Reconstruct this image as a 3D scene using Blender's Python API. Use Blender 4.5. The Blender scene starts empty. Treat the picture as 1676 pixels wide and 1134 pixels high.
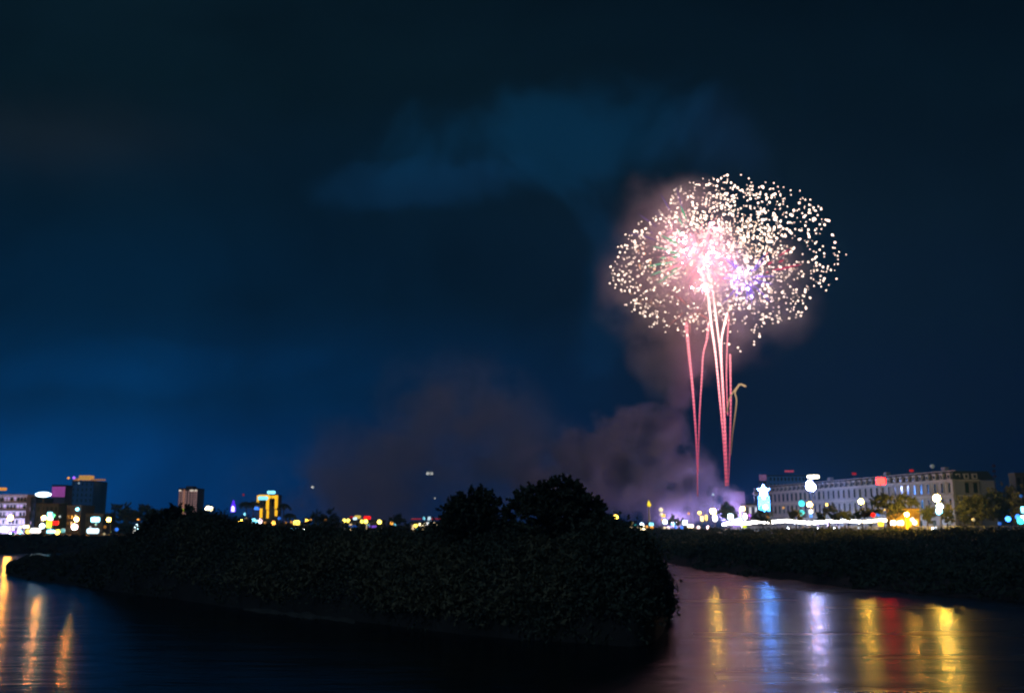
import bpy, math, random
import numpy as np
from mathutils import Vector, Matrix

S = bpy.context.scene
COL = S.collection
# ------------------------------------------------------------------ camera
F = 35.0 / 36.0 * 1676.0            # focal length in photo pixels
HZ = 862.0                          # photo row of the horizon
TH = math.atan((HZ - 567.0) / F)
CAMH = 8.0
cam_d = bpy.data.cameras.new('camera')
cam_d.lens = 35.0; cam_d.sensor_width = 36.0
cam_d.clip_start = 0.5; cam_d.clip_end = 20000
cam_d.dof.use_dof = True
cam_d.dof.focus_distance = 15.0
cam_d.dof.aperture_fstop = 1.2
cam_o = bpy.data.objects.new('camera', cam_d); COL.objects.link(cam_o)
cam_o.location = (0, 0, CAMH)
cam_o.rotation_euler = (math.pi / 2 + TH, 0, 0)
S.camera = cam_o
# ------------------------------------------------------------------ view and sampling
S.view_settings.view_transform = 'Standard'
S.view_settings.look = 'None'
S.view_settings.exposure = 0.0
S.view_settings.gamma = 1.0
cy = S.cycles
cy.max_bounces = 5; cy.diffuse_bounces = 2; cy.glossy_bounces = 2
cy.transmission_bounces = 2; cy.transparent_max_bounces = 6; cy.volume_bounces = 1
cy.sample_clamp_indirect = 3.0
cy.sample_clamp_direct = 0.0
cy.use_denoising = True
cy.volume_step_rate = 1.0
cy.volume_max_steps = 96
cy.caustics_reflective = False; cy.caustics_refractive = False

def ray(px, py):
    u = (px - 838.0) / F; v = (567.0 - py) / F
    return Vector((u, math.cos(TH) - v * math.sin(TH), math.sin(TH) + v * math.cos(TH)))
def at(px, py, Y):
    d = ray(px, py); t = Y / d.y
    return Vector((d.x * t, Y, CAMH + d.z * t))
def X(px, Y, py=HZ): return at(px, py, Y).x
def Z(py, Y): return at(838, py, Y).z
def onz(px, py, z=0.0):
    d = ray(px, py); t = (z - CAMH) / d.z
    return Vector((d.x * t, d.y * t, z))
def lin(r, g, b):
    f = lambda c: (c / 255 / 12.92) if c / 255 <= .04045 else ((c / 255 + .055) / 1.055) ** 2.4
    return (f(r), f(g), f(b))

# ------------------------------------------------------------------ node helper
class N:
    def __init__(s, tree): s.t = tree; s.n = tree.nodes; s.l = tree.links
    def new(s, typ, **kw):
        n = s.n.new(typ)
        for k, v in kw.items(): setattr(n, k, v)
        return n
    def put(s, sock, v):
        if v is None: return
        if hasattr(v, 'is_output'): s.l.new(v, sock)
        else: sock.default_value = v
    def m(s, op, a, b=None, c=None, clamp=False):
        n = s.new('ShaderNodeMath', operation=op); n.use_clamp = clamp
        s.put(n.inputs[0], a); s.put(n.inputs[1], b); s.put(n.inputs[2], c)
        return n.outputs[0]
    def v(s, op, a, b=None):
        n = s.new('ShaderNodeVectorMath', operation=op)
        s.put(n.inputs[0], a); s.put(n.inputs[1], b)
        return n.outputs['Value'] if op in ('LENGTH', 'DOT_PRODUCT') else n.outputs['Vector']
    def noise(s, vec, scale, detail=4, rough=.55, dist=0.0, color=False, dim='3D'):
        n = s.new('ShaderNodeTexNoise'); n.noise_dimensions = dim
        s.put(n.inputs['Vector'], vec)
        n.inputs['Scale'].default_value = scale; n.inputs['Detail'].default_value = detail
        n.inputs['Roughness'].default_value = rough; n.inputs['Distortion'].default_value = dist
        return n.outputs['Color' if color else 'Fac']
    def ramp(s, fac, stops, interp='LINEAR'):
        n = s.new('ShaderNodeValToRGB'); r = n.color_ramp; r.interpolation = interp
        while len(r.elements) < len(stops): r.elements.new(.5)
        for e, (p, c) in zip(r.elements, stops): e.position = p; e.color = (*c, 1)
        s.put(n.inputs[0], fac); return n.outputs[0]
    def mr(s, v, a, b, c=0.0, d=1.0, smooth=False):
        n = s.new('ShaderNodeMapRange'); n.interpolation_type = 'SMOOTHSTEP' if smooth else 'LINEAR'
        s.put(n.inputs[0], v)
        for i, q in enumerate((a, b, c, d)): n.inputs[i + 1].default_value = q
        return n.outputs[0]

# ------------------------------------------------------------------ world: the night sky
w = bpy.data.worlds.new('World'); S.world = w; w.use_nodes = True
nt = N(w.node_tree); nt.n.clear()
geo = nt.new('ShaderNodeTexCoord').outputs['Generated']
sep = nt.new('ShaderNodeSeparateXYZ'); nt.l.new(geo, sep.inputs[0])
yy = nt.m('MAXIMUM', sep.outputs[1], .08)
s_ = nt.m('DIVIDE', sep.outputs[0], yy); t_ = nt.m('DIVIDE', sep.outputs[2], yy)
nz = nt.noise(geo, 2.6, 5, .55, .3, color=True)
nsep = nt.new('ShaderNodeSeparateColor'); nt.l.new(nz, nsep.inputs[0])
sw = nt.m('ADD', s_, nt.m('MULTIPLY', nt.m('SUBTRACT', nsep.outputs[0], .5), .30))
tw = nt.m('ADD', t_, nt.m('MULTIPLY', nt.m('SUBTRACT', nsep.outputs[1], .5), .22))
def st(px, py):
    d = ray(px, py); return d.x / d.y, d.z / d.y
te = nt.m('MULTIPLY', t_, 1.5, clamp=True)          # 0 horizon .. 1 high
def stops(lst): return [(max(0, min(1, st(838, py)[1] * 1.5)), lin(*c)) for py, c in lst]
left = nt.ramp(te, stops([(862, (0, 48, 104)), (760, (0, 52, 106)), (640, (0, 42, 80)), (480, (2, 31, 55)), (300, (4, 25, 40)), (120, (6, 23, 31)), (0, (6, 22, 30))]), 'EASE')
right = nt.ramp(te, stops([(862, (3, 16, 48)), (760, (3, 16, 44)), (640, (5, 17, 39)), (480, (5, 18, 33)), (300, (5, 18, 29)), (120, (4, 17, 26)), (0, (3, 14, 22))]), 'EASE')
az = nt.mr(sw, st(200, 500)[0], st(1250, 500)[0], smooth=True)
mx = nt.new('ShaderNodeMix', data_type='RGBA'); nt.l.new(az, mx.inputs['Factor'])
nt.l.new(left, mx.inputs['A']); nt.l.new(right, mx.inputs['B'])
skycol = mx.outputs['Result']
fine = nt.noise(geo, 6.0, 7, .62, .6)
def skyblob(px, py, rx, ry, c, wisp=0.0):
    global skycol
    s0, t0 = st(px, py)
    a = nt.m('DIVIDE', nt.m('SUBTRACT', sw, s0), rx / F); b = nt.m('DIVIDE', nt.m('SUBTRACT', tw, t0), ry / F)
    e = nt.m('ADD', nt.m('MULTIPLY', a, a), nt.m('MULTIPLY', b, b))
    g = nt.m('POWER', 2.718, nt.m('MULTIPLY', e, -1.0))
    if wisp:
        g2 = nt.m('ADD', g, nt.m('MULTIPLY', nt.m('SUBTRACT', fine, .5), 2.3))
        g = nt.m('MULTIPLY', nt.mr(nt.m('MULTIPLY', g2, nt.mr(g, .02, .2)), .14, .75, 0, 1, smooth=True), nt.m('ADD', nt.m('MULTIPLY', g, .6), .35))
    m2 = nt.new('ShaderNodeVectorMath', operation='SCALE')
    m2.inputs[0].default_value = c; nt.l.new(g, m2.inputs['Scale'])
    skycol = nt.v('ADD', skycol, m2.outputs[0])
skyblob(940, 230, 260, 105, (.0004, .015, .040), .25)
skyblob(1170, 250, 150, 90, (.0012, .005, .016), .25)
skyblob(690, 300, 150, 50, (.001, .010, .030), .25)
skyblob(90, 215, 260, 80, (.0045, .0030, .001))
skyblob(700, 470, 230, 90, (-.0002, -.0028, -.009))
skyblob(950, 480, 70, 190, (.0005, .008, .024), .2)
skyblob(60, 790, 260, 110, (0, .016, .06))
skyblob(250, 590, 220, 40, (0, .007, .028), .2)
skyblob(1240, 810, 110, 45, (.0005, .005, .04))
mot = nt.new('ShaderNodeVectorMath', operation='SCALE'); nt.l.new(skycol, mot.inputs[0]); nt.l.new(nt.mr(nt.noise(geo, 4.5, 6, .6, .8), .3, .7, .78, 1.22), mot.inputs['Scale'])
nrm = nt.v('MAXIMUM', mot.outputs[0], (.0003, .0008, .0015))
bg = nt.new('ShaderNodeBackground'); nt.l.new(nrm, bg.inputs[0]); bg.inputs[1].default_value = 1.12
wo = nt.new('ShaderNodeOutputWorld'); nt.l.new(bg.outputs[0], wo.inputs[0])

# added fill: one weak, very soft sun lamp to lift the dark foliage
md = bpy.data.lights.new('fill_sun', 'SUN'); md.energy = .19; md.angle = math.radians(12); md.color = (.42, .64, 1)
mo = bpy.data.objects.new('fill_sun', md); COL.objects.link(mo); mo.rotation_euler = (math.radians(52), 0, math.radians(-38))

# ------------------------------------------------------------------ materials
MATS = {}
def mat(name, base, rough=.7, var=.25, scale=.6, spec=.3, metal=0.0):
    if name in MATS: return MATS[name]
    m = bpy.data.materials.new(name); m.use_nodes = True; q = N(m.node_tree)
    b = q.n['Principled BSDF']
    tc = q.new('ShaderNodeTexCoord').outputs['Object']
    f = q.noise(tc, scale, 5, .6)
    c = q.ramp(f, [(.25, tuple(x * (1 - var) for x in base)), (.75, tuple(min(1, x * (1 + var)) for x in base))])
    q.l.new(c, b.inputs['Base Color'])
    b.inputs['Roughness'].default_value = rough; b.inputs['Specular IOR Level'].default_value = spec
    b.inputs['Metallic'].default_value = metal
    MATS[name] = m; return m
def glow(name, col, strength, sampled=True):
    key = name
    if key in MATS: return MATS[key]
    m = bpy.data.materials.new(name); m.use_nodes = True; q = N(m.node_tree)
    b = q.n['Principled BSDF']; b.inputs['Base Color'].default_value = (*[min(.8, c) for c in col], 1)
    b.inputs['Emission Color'].default_value = (*col, 1); b.inputs['Emission Strength'].default_value = strength
    try: m.cycles.emission_sampling = 'FRONT' if sampled else 'NONE'
    except Exception: pass
    MATS[key] = m; return m
C = {'orange': (1, .40, .05), 'amber': (1, .58, .06), 'yellow': (1, .72, .10), 'cream': (1, .80, .45), 'white': (1, .93, .85),
     'cyan': (.22, .75, 1), 'blue': (.04, .22, 1), 'ice': (.60, .85, 1), 'pink': (1, .68, .72), 'red': (1, .010, .008),
     'green': (.10, 1, .35), 'lime': (.62, .85, .03), 'violet': (.35, .12, 1), 'teal': (.05, .75, .8), 'magenta': (.62, .12, .62)}
def cglow(c, s, sampled=True): return glow('%s_light_%s' % (c, str(round(s, 2)).replace('.', '_')), C[c], s, sampled)

# ------------------------------------------------------------------ geometry helpers
class MB:
    def __init__(s): s.v = []; s.f = []
    def add(s, vs, fs):
        o = len(s.v); s.v += [tuple(p) for p in vs]; s.f += [tuple(i + o for i in f) for f in fs]; return s
    def box(s, c, d, rz=0.0):
        cx, cyy, cz = c; hx, hy, hz = d[0] / 2, d[1] / 2, d[2] / 2
        ca, sa = math.cos(rz), math.sin(rz)
        vs = []
        for z in (-hz, hz):
            for x, y in ((-hx, -hy), (hx, -hy), (hx, hy), (-hx, hy)):
                vs.append((cx + x * ca - y * sa, cyy + x * sa + y * ca, cz + z))
        return s.add(vs, [(3, 2, 1, 0), (4, 5, 6, 7), (0, 1, 5, 4), (1, 2, 6, 5), (2, 3, 7, 6), (3, 0, 4, 7)])
    def tube(s, pts, rad, n=8, cap=True):
        pts = [Vector(p) for p in pts]
        if not hasattr(rad, '__len__'): rad = [rad] * len(pts)
        vs = []; fs = []
        for i, p in enumerate(pts):
            a = pts[max(0, i - 1)]; b = pts[min(len(pts) - 1, i + 1)]
            t = (b - a).normalized() if (b - a).length > 1e-9 else Vector((0, 0, 1))
            u = t.cross(Vector((0, 1, 0.01)));
            if u.length < 1e-4: u = t.cross(Vector((1, 0, 0)))
            u.normalize(); v = t.cross(u)
            for k in range(n):
                an = 2 * math.pi * k / n
                vs.append(p + (u * math.cos(an) + v * math.sin(an)) * rad[i])
        for i in range(len(pts) - 1):
            for k in range(n):
                k2 = (k + 1) % n
                fs.append((i * n + k, i * n + k2, (i + 1) * n + k2, (i + 1) * n + k))
        if cap:
            fs.append(tuple(range(n - 1, -1, -1))); o = (len(pts) - 1) * n; fs.append(tuple(range(o, o + n)))
        return s.add(vs, fs)
    def ball(s, c, r, nu=10, nv=7):
        rx, ry, rz = r if hasattr(r, '__len__') else (r, r, r)
        vs = [(c[0], c[1], c[2] - rz)]
        for j in range(1, nv):
            ph = math.pi * j / nv - math.pi / 2
            for i in range(nu):
                a = 2 * math.pi * i / nu
                vs.append((c[0] + rx * math.cos(ph) * math.cos(a), c[1] + ry * math.cos(ph) * math.sin(a), c[2] + rz * math.sin(ph)))
        vs.append((c[0], c[1], c[2] + rz)); fs = []
        for i in range(nu): fs.append((0, 1 + (i + 1) % nu, 1 + i))
        for j in range(nv - 2):
            for i in range(nu):
                a = 1 + j * nu + i; b = 1 + j * nu + (i + 1) % nu
                fs.append((a, b, b + nu, a + nu))
        l = len(vs) - 1; o = 1 + (nv - 2) * nu
        for i in range(nu): fs.append((o + i, o + (i + 1) % nu, l))
        return s.add(vs, fs)
    def prism(s, poly, y0, y1):       # poly of (x,z), extruded along y
        n = len(poly)
        vs = [(x, y0, z) for x, z in poly] + [(x, y1, z) for x, z in poly]
        fs = [tuple(range(n)), tuple(range(2 * n - 1, n - 1, -1))]
        for i in range(n):
            j = (i + 1) % n; fs.append((i, i + n, j + n, j))
        return s.add(vs, fs)
    def build(s, name, m, parent=None, loc=None, smooth=False):
        me = bpy.data.meshes.new(name); me.from_pydata(s.v, [], s.f); me.update()
        if smooth: me.polygons.foreach_set('use_smooth', [True] * len(me.polygons))
        if m is not None: me.materials.append(m)
        o = bpy.data.objects.new(name, me); COL.objects.link(o)
        if parent: o.parent = parent
        if loc is not None: o.location = loc
        return o
def tag(o, label=None, cat=None, group=None, kind=None):
    if label: o['label'] = label
    if cat: o['category'] = cat
    if group: o['group'] = group
    if kind: o['kind'] = kind
    return o
def empty(name, loc, label, cat, group=None):
    o = bpy.data.objects.new(name, None); COL.objects.link(o); o.location = loc
    o.empty_display_size = .5
    return tag(o, label, cat, group)
def copy_tree(o, parent=None):
    c = o.copy(); COL.objects.link(c)
    if parent: c.parent = parent
    for ch in list(o.children): copy_tree(ch, c)
    return c
RNG = np.random.default_rng(11)
random.seed(5)

# ------------------------------------------------------------------ setting: water
def wmat():
    m = bpy.data.materials.new('river_water'); m.use_nodes = True; q = N(m.node_tree)
    b = q.n['Principled BSDF']
    b.inputs['Base Color'].default_value = (.0025, .005, .008, 1)
    b.inputs['IOR'].default_value = 1.33
    tc = q.new('ShaderNodeTexCoord').outputs['Object']
    mp = q.new('ShaderNodeMapping'); q.l.new(tc, mp.inputs[0]); mp.inputs['Scale'].default_value = (.10, .34, 1); mp.inputs['Rotation'].default_value = (0, 0, .12)
    n1 = q.noise(mp.outputs[0], 1.0, 3, .5, .3)
    mp2 = q.new('ShaderNodeMapping'); q.l.new(tc, mp2.inputs[0]); mp2.inputs['Scale'].default_value = (.5, 1.5, 1); mp2.inputs['Rotation'].default_value = (0, 0, -.08)
    n2 = q.noise(mp2.outputs[0], 1.0, 3, .55)
    h = q.m('ADD', n1, q.m('MULTIPLY', n2, .30))
    bp = q.new('ShaderNodeBump'); bp.inputs['Strength'].default_value = 1.0; bp.inputs['Distance'].default_value = .125
    q.l.new(h, bp.inputs['Height']); q.l.new(bp.outputs[0], b.inputs['Normal'])
    cur = q.noise(mp.outputs[0], .35, 3, .5)
    sx = q.new('ShaderNodeSeparateXYZ'); q.l.new(tc, sx.inputs[0])
    side = q.mr(q.m('ADD', sx.outputs[0], q.m('MULTIPLY', sx.outputs[1], -.12)), -12, 8, 0, 1, smooth=True)   # calm backwater left, current right
    q.l.new(q.m('ADD', q.mr(cur, .35, .65, .17, .21), q.m('MULTIPLY', side, .07)), b.inputs['Roughness'])
    return m
mb = MB(); mb.add([(-4000, -200, 0), (4000, -200, 0), (4000, 6000, 0), (-4000, 6000, 0)], [(0, 1, 2, 3)])
tag(mb.build('water', wmat()), kind='structure')

# land
soil = mat('dark_soil', (.05, .045, .035), .9, .5, .25)
asphalt = mat('asphalt', (.05, .05, .052), .85, .2, .5)
concrete = mat('pale_concrete', (.30, .29, .27), .8, .2, .4)
def lerp(pts, x):
    if x <= pts[0][0]: return pts[0][1:]
    for a, b in zip(pts, pts[1:]):
        if x <= b[0]:
            t = (x - a[0]) / (b[0] - a[0]); return tuple(p + (q - p) * t for p, q in zip(a[1:], b[1:]))
    return pts[-1][1:]
def hsh(a, b):
    return (math.sin(a * 12.9898 + b * 78.233) * 43758.5453) % 1.0
def sn(x, y):
    return .5 + .25 * (math.sin(x * 1.3 + 1.7 * math.sin(y * .7)) + math.sin(y * 1.1 + 1.3 * math.sin(x * .9 + 2)))
GZ = 7.1     # right promenade level
CZ = 4.9     # city level across the river
# right bank: waterline (photo px, py) and promenade edge depth
RB = [(1058, 888, 430), (1070, 903, 425), (1090, 918, 418), (1110, 925, 412), (1160, 935, 400), (1230, 943, 385), (1300, 950, 365), (1380, 961, 340), (1450, 967, 318), (1520, 973, 295), (1600, 979, 272), (1700, 986, 250), (1850, 994, 235), (2150, 1010, 220)]
def rb_edge(px):
    return lerp(RB, px)[1]
rows = 14; V = []; Fc = []
pxs = np.linspace(1058, 2150, 110)
for px in pxs:
    pw, ye = lerp(RB, px)
    a = onz(px, pw + 1.2 * math.sin(px * .11) + .8 * math.sin(px * .31)); b = Vector((X(px, ye), ye, GZ))
    for r in range(rows):
        t = r / (rows - 1)
        p = a.lerp(b, t)
        prof = min(1, .22 * min(1, t / .08) + .35 * t + .43 * max(0, (t - .72) / .28))
        p.z = -.05 + (GZ + .05) * prof + (.35 * (sn(p.x * .12, p.y * .12) - .5) if 0 < r < rows - 1 else 0)
        V.append(tuple(p))
for i in range(len(pxs) - 1):
    for r in range(rows - 1):
        o = i * rows + r; Fc.append((o, o + rows, o + rows + 1, o + 1))
bank = MB().add(V, Fc).build('river_bank_terrain', soil, smooth=True); tag(bank, kind='structure')
# land behind the promenade edge
V = []; Fc = []
for px in pxs:
    ye = rb_edge(px); V += [(X(px, ye), ye, GZ), (X(px, ye) * 12, ye * 12, GZ)]
for i in range(len(pxs) - 1): Fc.append((2 * i, 2 * i + 2, 2 * i + 3, 2 * i + 1))
tag(MB().add(V, Fc).build('promenade', concrete), kind='structure')
# road behind the railing
V = []; Fc = []
for px in pxs:
    ye = rb_edge(px); y0, y1 = ye * 1.025, ye * 1.065
    V += [(X(px, y0), y0, GZ + .004 - .12), (X(px, y1), y1, GZ + .004 - .12)]
# road laid 4 mm above the pavement sheet
V = [(a, b, GZ + .004) for a, b, c in V]
for i in range(len(pxs) - 1): Fc.append((2 * i, 2 * i + 2, 2 * i + 3, 2 * i + 1))
tag(MB().add(V, Fc).build('road', asphalt), kind='structure')
# far land beyond the river on the left and centre
LB = [(-700, 905, 330), (0, 905, 345), (150, 904, 350), (300, 900, 360), (600, 896, 380), (900, 890, 410), (1000, 886, 430), (1075, 884, 445)]
V = []; Fc = []
lxs = np.linspace(-700, 1075, 60)
for px in lxs:
    pw, ye = lerp(LB, px)
    a = onz(px, pw + .8 * math.sin(px * .07))
    V += [(a.x, a.y, -.05), tuple(a.lerp(Vector((X(px, ye), ye, 0)), .3) + Vector((0, 0, 1.6 + .5 * math.sin(px * .05)))),
          (X(px, ye), ye, CZ), (X(px, 7000), 7000, CZ)]
for i in range(len(lxs) - 1):
    for r in range(3):
        o = i * 4 + r; Fc.append((o, o + 4, o + 5, o + 1))
tag(MB().add(V, Fc).build('far_bank_terrain', soil), kind='structure')

# ------------------------------------------------------------------ foliage
leaf_dark = mat('dark_leaves', (.12, .13, .075), .75, .5, .35)
leaf_mid = mat('green_leaves', (.085, .10, .055), .75, .45, .3)
leaf_pale = mat('olive_leaves', (.10, .105, .06), .8, .4, .3)
bark = mat('bark', (.09, .07, .055), .9, .35, 2.0)
def leaves_mesh(name, P, size, m, parent=None, elong=1.9, droop=.0):
    n = len(P)
    d = RNG.normal(size=(n, 3)); d /= np.linalg.norm(d, axis=1)[:, None]
    e = RNG.normal(size=(n, 3)); e -= (e * d).sum(1)[:, None] * d; e /= np.linalg.norm(e, axis=1)[:, None]
    s = (size * RNG.uniform(.55, 1.35, n))[:, None]
    a = d * s * elong * .5; b = e * s * .5
    a[:, 2] -= droop * s[:, 0]
    V = np.empty((n, 4, 3)); V[:, 0] = P - a; V[:, 1] = P + b; V[:, 2] = P + a; V[:, 3] = P - b
    me = bpy.data.meshes.new(name)
    me.vertices.add(n * 4); me.vertices.foreach_set('co', V.reshape(-1))
    me.loops.add(n * 4); me.loops.foreach_set('vertex_index', np.arange(n * 4))
    me.polygons.add(n); me.polygons.foreach_set('loop_start', np.arange(n) * 4)
    me.update(calc_edges=True); me.materials.append(m)
    o = bpy.data.objects.new(name, me); COL.objects.link(o)
    if parent: o.parent = parent
    return o
def crown_points(blobs, n, twigs=0, rough=.55):
    """blobs: (x,y,z,rx,ry,rz). Leaf clumps over each ellipsoid, uneven, plus outward sprays."""
    B = np.array(blobs, float); wts = (B[:, 3] * B[:, 5]); wts /= wts.sum()
    P = []
    ncl = max(6, int(n * .62) // 55)
    for _ in range(ncl):
        b = B[RNG.choice(len(B), p=wts)]
        d = RNG.normal(size=3); d /= np.linalg.norm(d)
        r = RNG.uniform(.35, 1.0) ** .5 * (1 + RNG.normal() * rough * .35)
        c = b[:3] + d * b[3:] * r
        sz = .17 * (b[3:].mean()) * RNG.uniform(.5, 1.5)
        P.append(c + RNG.normal(size=(55, 3)) * sz * np.array([1, 1, .7]))
    for _ in range(twigs):
        b = B[RNG.choice(len(B), p=wts)]
        d = RNG.normal(size=3); d[2] = abs(d[2]) * 1.1 + .25; d /= np.linalg.norm(d)
        c = b[:3] + d * b[3:] * .95; L = RNG.uniform(.3, 1.25) * b[5] * .9
        k = int(14 + 10 * RNG.random()); t = np.linspace(0, 1, k)[:, None]
        P.append(c + d * t * L + RNG.normal(size=(k, 3)) * .075 * b[5] * (1.15 - t))
    return np.concatenate(P)
def tree(name, label, cat, base, blobs, n=5000, leaf=.22, m=None, trunk_r=.22, twigs=30, group=None, limbs=True):
    base = Vector(base); root = empty(name, base, label, cat, group)
    f_ = .88 if twigs > 50 else 1.0
    bl = [(b[0] - base.x, b[1] - base.y, b[2] - base.z, b[3] * f_, b[4], b[5] * f_) for b in blobs]
    t = MB(); top = Vector(np.mean([b[:3] for b in bl], axis=0)); fork = Vector((top.x * .3, top.y * .3, top.z * .45))
    t.tube([(0, 0, -.3), (fork.x * .4, fork.y * .4, fork.z * .5), fork], [trunk_r * 1.3, trunk_r, trunk_r * .8], 7)
    if limbs:
        for b in bl:
            e = Vector(b[:3]) + Vector((0, 0, b[5] * .5)); md = fork.lerp(e, .5) + Vector((random.uniform(-.3, .3), 0, -.1 * e.z * .3))
            t.tube([fork, md, e], [trunk_r * .6, trunk_r * .4, trunk_r * .12], 5)
    t.build('trunk', bark, root)
    leaves_mesh('crown', crown_points(bl, n, twigs), leaf, m or leaf_dark, root)
    return root
def pxblobs(lst, Y, yr=.8):
    out = []
    for i, b in enumerate(lst):
        px, py, r = b[:3]; ry = b[3] if len(b) > 3 else r
        Yi = Y + (((i * 37) % 11) / 11 - .5) * r / F * Y * 1.2
        p = at(px, py, Yi); k = Yi / F
        out.append((p.x, p.y, p.z, r * k, r * k * yr, ry * k))
    return out

# ------------------------------------------------------------------ the island
IS = [(18, 940, 932, 20), (32, 944, 920, 60), (60, 950, 914, 95), (110, 955, 912, 95), (155, 961, 910, 80), (200, 968, 894, 45), (235, 972, 866, 28), (262, 976, 850, 28), (300, 981, 846, 30), (340, 987, 850, 30),
      (380, 993, 866, 30), (430, 999, 874, 30), (500, 1008, 874, 30), (560, 1013, 873, 30), (620, 1020, 870, 30), (700, 1030, 868, 30), (760, 1038, 866, 28), (850, 1046, 866, 26), (950, 1052, 868, 24),
      (1000, 1056, 874, 22), (1030, 1058, 890, 18), (1050, 1056, 912, 15), (1068, 1049, 935, 12), (1080, 1036, 957, 8), (1087, 1018, 978, 5), (1091, 1003, 992, 2)]
def isl(px, k):
    pw, pt, W = lerp(IS, px)
    yn = onz(px, pw).y
    yr = yn + W * .42
    zr = max(.4, Z(pt, yr))
    Y = yn + W * k
    if k < .42: f = math.sin(k / .42 * math.pi / 2) ** .62
    else: f = max(0, math.cos((k - .42) / .58 * math.pi / 2)) ** .7
    return X(px, Y), Y, zr * f, zr
ipx = np.concatenate([np.linspace(18, 1040, 110), np.linspace(1043, 1091, 24)]); ks = np.linspace(0, 1, 22)
V = []; Fc = []
for px in ipx:
    for k in ks:
        x, y, z, zr = isl(px, k)
        V.append((x, y, max(-.1, z * .86 - .15 + .5 * (sn(x * .5, y * .5) - .5) * min(1, z))))
nk = len(ks)
for i in range(len(ipx) - 1):
    for j in range(nk - 1):
        o = i * nk + j; Fc.append((o, o + nk, o + nk + 1, o + 1))
tag(MB().add(V, Fc).build('island_terrain', soil, smooth=True), kind='structure')
# undergrowth over the island: leaf clumps
P = []
for _ in range(5600):
    px = random.uniform(20, 1089); k = random.uniform(.0, .95) ** .8
    x, y, z, zr = isl(px, k)
    if 400 < px < 590 and z < 1.7 and random.random() < .8: continue
    if px < 150 and random.random() < .5: continue
    sc = .55 + .5 * random.random()
    if px < 180: sc *= .38
    if px > 1050: sc *= .6
    nn = sn(x * .23 + 3, y * .16) - .5
    c = np.array([x, y, z * (.93 + .22 * nn) + random.uniform(-.3, .35) + (random.random() < .12) * random.uniform(.2, .9) * (z > 1.5)])
    P.append(c + RNG.normal(size=(60, 3)) * sc * np.array([.9, .9, .55]))
P = np.concatenate(P); P = P[P[:, 2] > -.02]
tag(leaves_mesh('undergrowth', P, .18, leaf_dark), 'dense dark tangled undergrowth covering the whole river island', 'undergrowth', kind='stuff')
P = []
for _ in range(900):
    px = random.choice([random.uniform(400, 760), random.uniform(300, 1000)]); k = random.uniform(.02, .3); x, y, z, zr = isl(px, k)
    if sn(x * .35, y * .3) < .5: continue
    c = np.array([x, y - .4, z * .93 + .25]); P.append(c + RNG.normal(size=(46, 3)) * np.array([.7, .5, .35]))
tag(leaves_mesh('rough_grass', np.concatenate(P), .18, mat('straw_grass', (.26, .22, .11), .85, .3, .3), elong=3.0), 'patches of paler rough grass on the near slope of the island', 'grass', kind='stuff')
# tall dry stems along the right rim and crest
st_b = MB()
for _ in range(520):
    px = random.choice([random.uniform(430, 1000), random.uniform(985, 1088), random.uniform(1000, 1089)])
    k = random.uniform(.1, .6); x, y, z, zr = isl(px, k)
    L = random.uniform(.5, 1.5) * (1 if px > 980 else .7); a = random.uniform(-.5, .6)
    st_b.tube([(x, y, z - .2), (x + a * L * .4, y, z + L * .6), (x + a * L, y + random.uniform(-.3, .3), z + L)], [.02, .016, .008], 3, False)
P = []
for _ in range(520):
    px = random.uniform(960, 1089); k = random.uniform(.1, .6); x, y, z, zr = isl(px, k)
    P.append(np.array([x, y, z + random.uniform(.1, .9)]) + RNG.normal(size=(12, 3)) * .2)
tag(leaves_mesh('reeds', np.concatenate(P), .2, leaf_pale, elong=3.2), 'pale feathery reeds fringing the island rim beside the channel', 'reeds', kind='stuff')
tag(st_b.build('dry_stems', mat('dry_stem', (.16, .14, .09), .85)), 'thin dry stalks standing up out of the island undergrowth', 'stalks', kind='stuff')

T = [
 ('broadleaf_tree', 'shorter of the two dark spreading trees on the island crest', 770, 868, 84, [(745, 850, 17, 22), (765, 828, 20, 20), (790, 815, 18, 14), (752, 838, 18), (775, 850, 26, 20), (805, 832, 14, 10), (815, 822, 8, 6), (735, 866, 14, 20)], 11000, .21, leaf_dark, 120),
 ('broadleaf_tree', 'tallest dark tree on the island, its ragged twiggy crown standing against the smoke', 905, 868, 80, [(855, 822, 18, 14), (880, 812, 20, 18), (905, 800, 19, 16), (925, 800, 20, 16), (940, 818, 22, 18), (965, 822, 20, 12), (880, 840, 34, 24), (920, 845, 36, 26), (962, 845, 26, 20), (985, 838, 14, 10), (840, 838, 18, 12), (975, 866, 24, 18)], 19000, .21, leaf_dark, 210),
 ('shrub', 'round dark thicket on the crest at the far left of the island', 288, 862, 132, [(262, 856, 18, 14), (288, 848, 20, 15), (315, 850, 18, 14), (340, 860, 16, 10), (243, 866, 10, 10)], 7000, .42, leaf_dark, 30),
 ('shrub', 'low dark bush at the foot of the tallest island tree by the channel', 1012, 884, 78, [(1008, 884, 16, 10), (1028, 890, 16, 10), (1045, 900, 13, 9)], 4000, .25, leaf_dark, 30),
 ('shrub', 'yellowish green bush just left of the paired island trees', 715, 885, 90, [(712, 884, 10, 12), (722, 876, 10, 10), (700, 888, 10, 8)], 2500, .25, leaf_pale, 12),
]
for nm, lb, px, pyb, Y, bl, n, lf, m, tw in T:
    b = at(px, pyb, Y); tree(nm, lb, 'tree' if 'tree' in nm else 'bush', (b.x, b.y, b.z - 1), pxblobs(bl, Y), n, lf, m, .22, tw)

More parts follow.
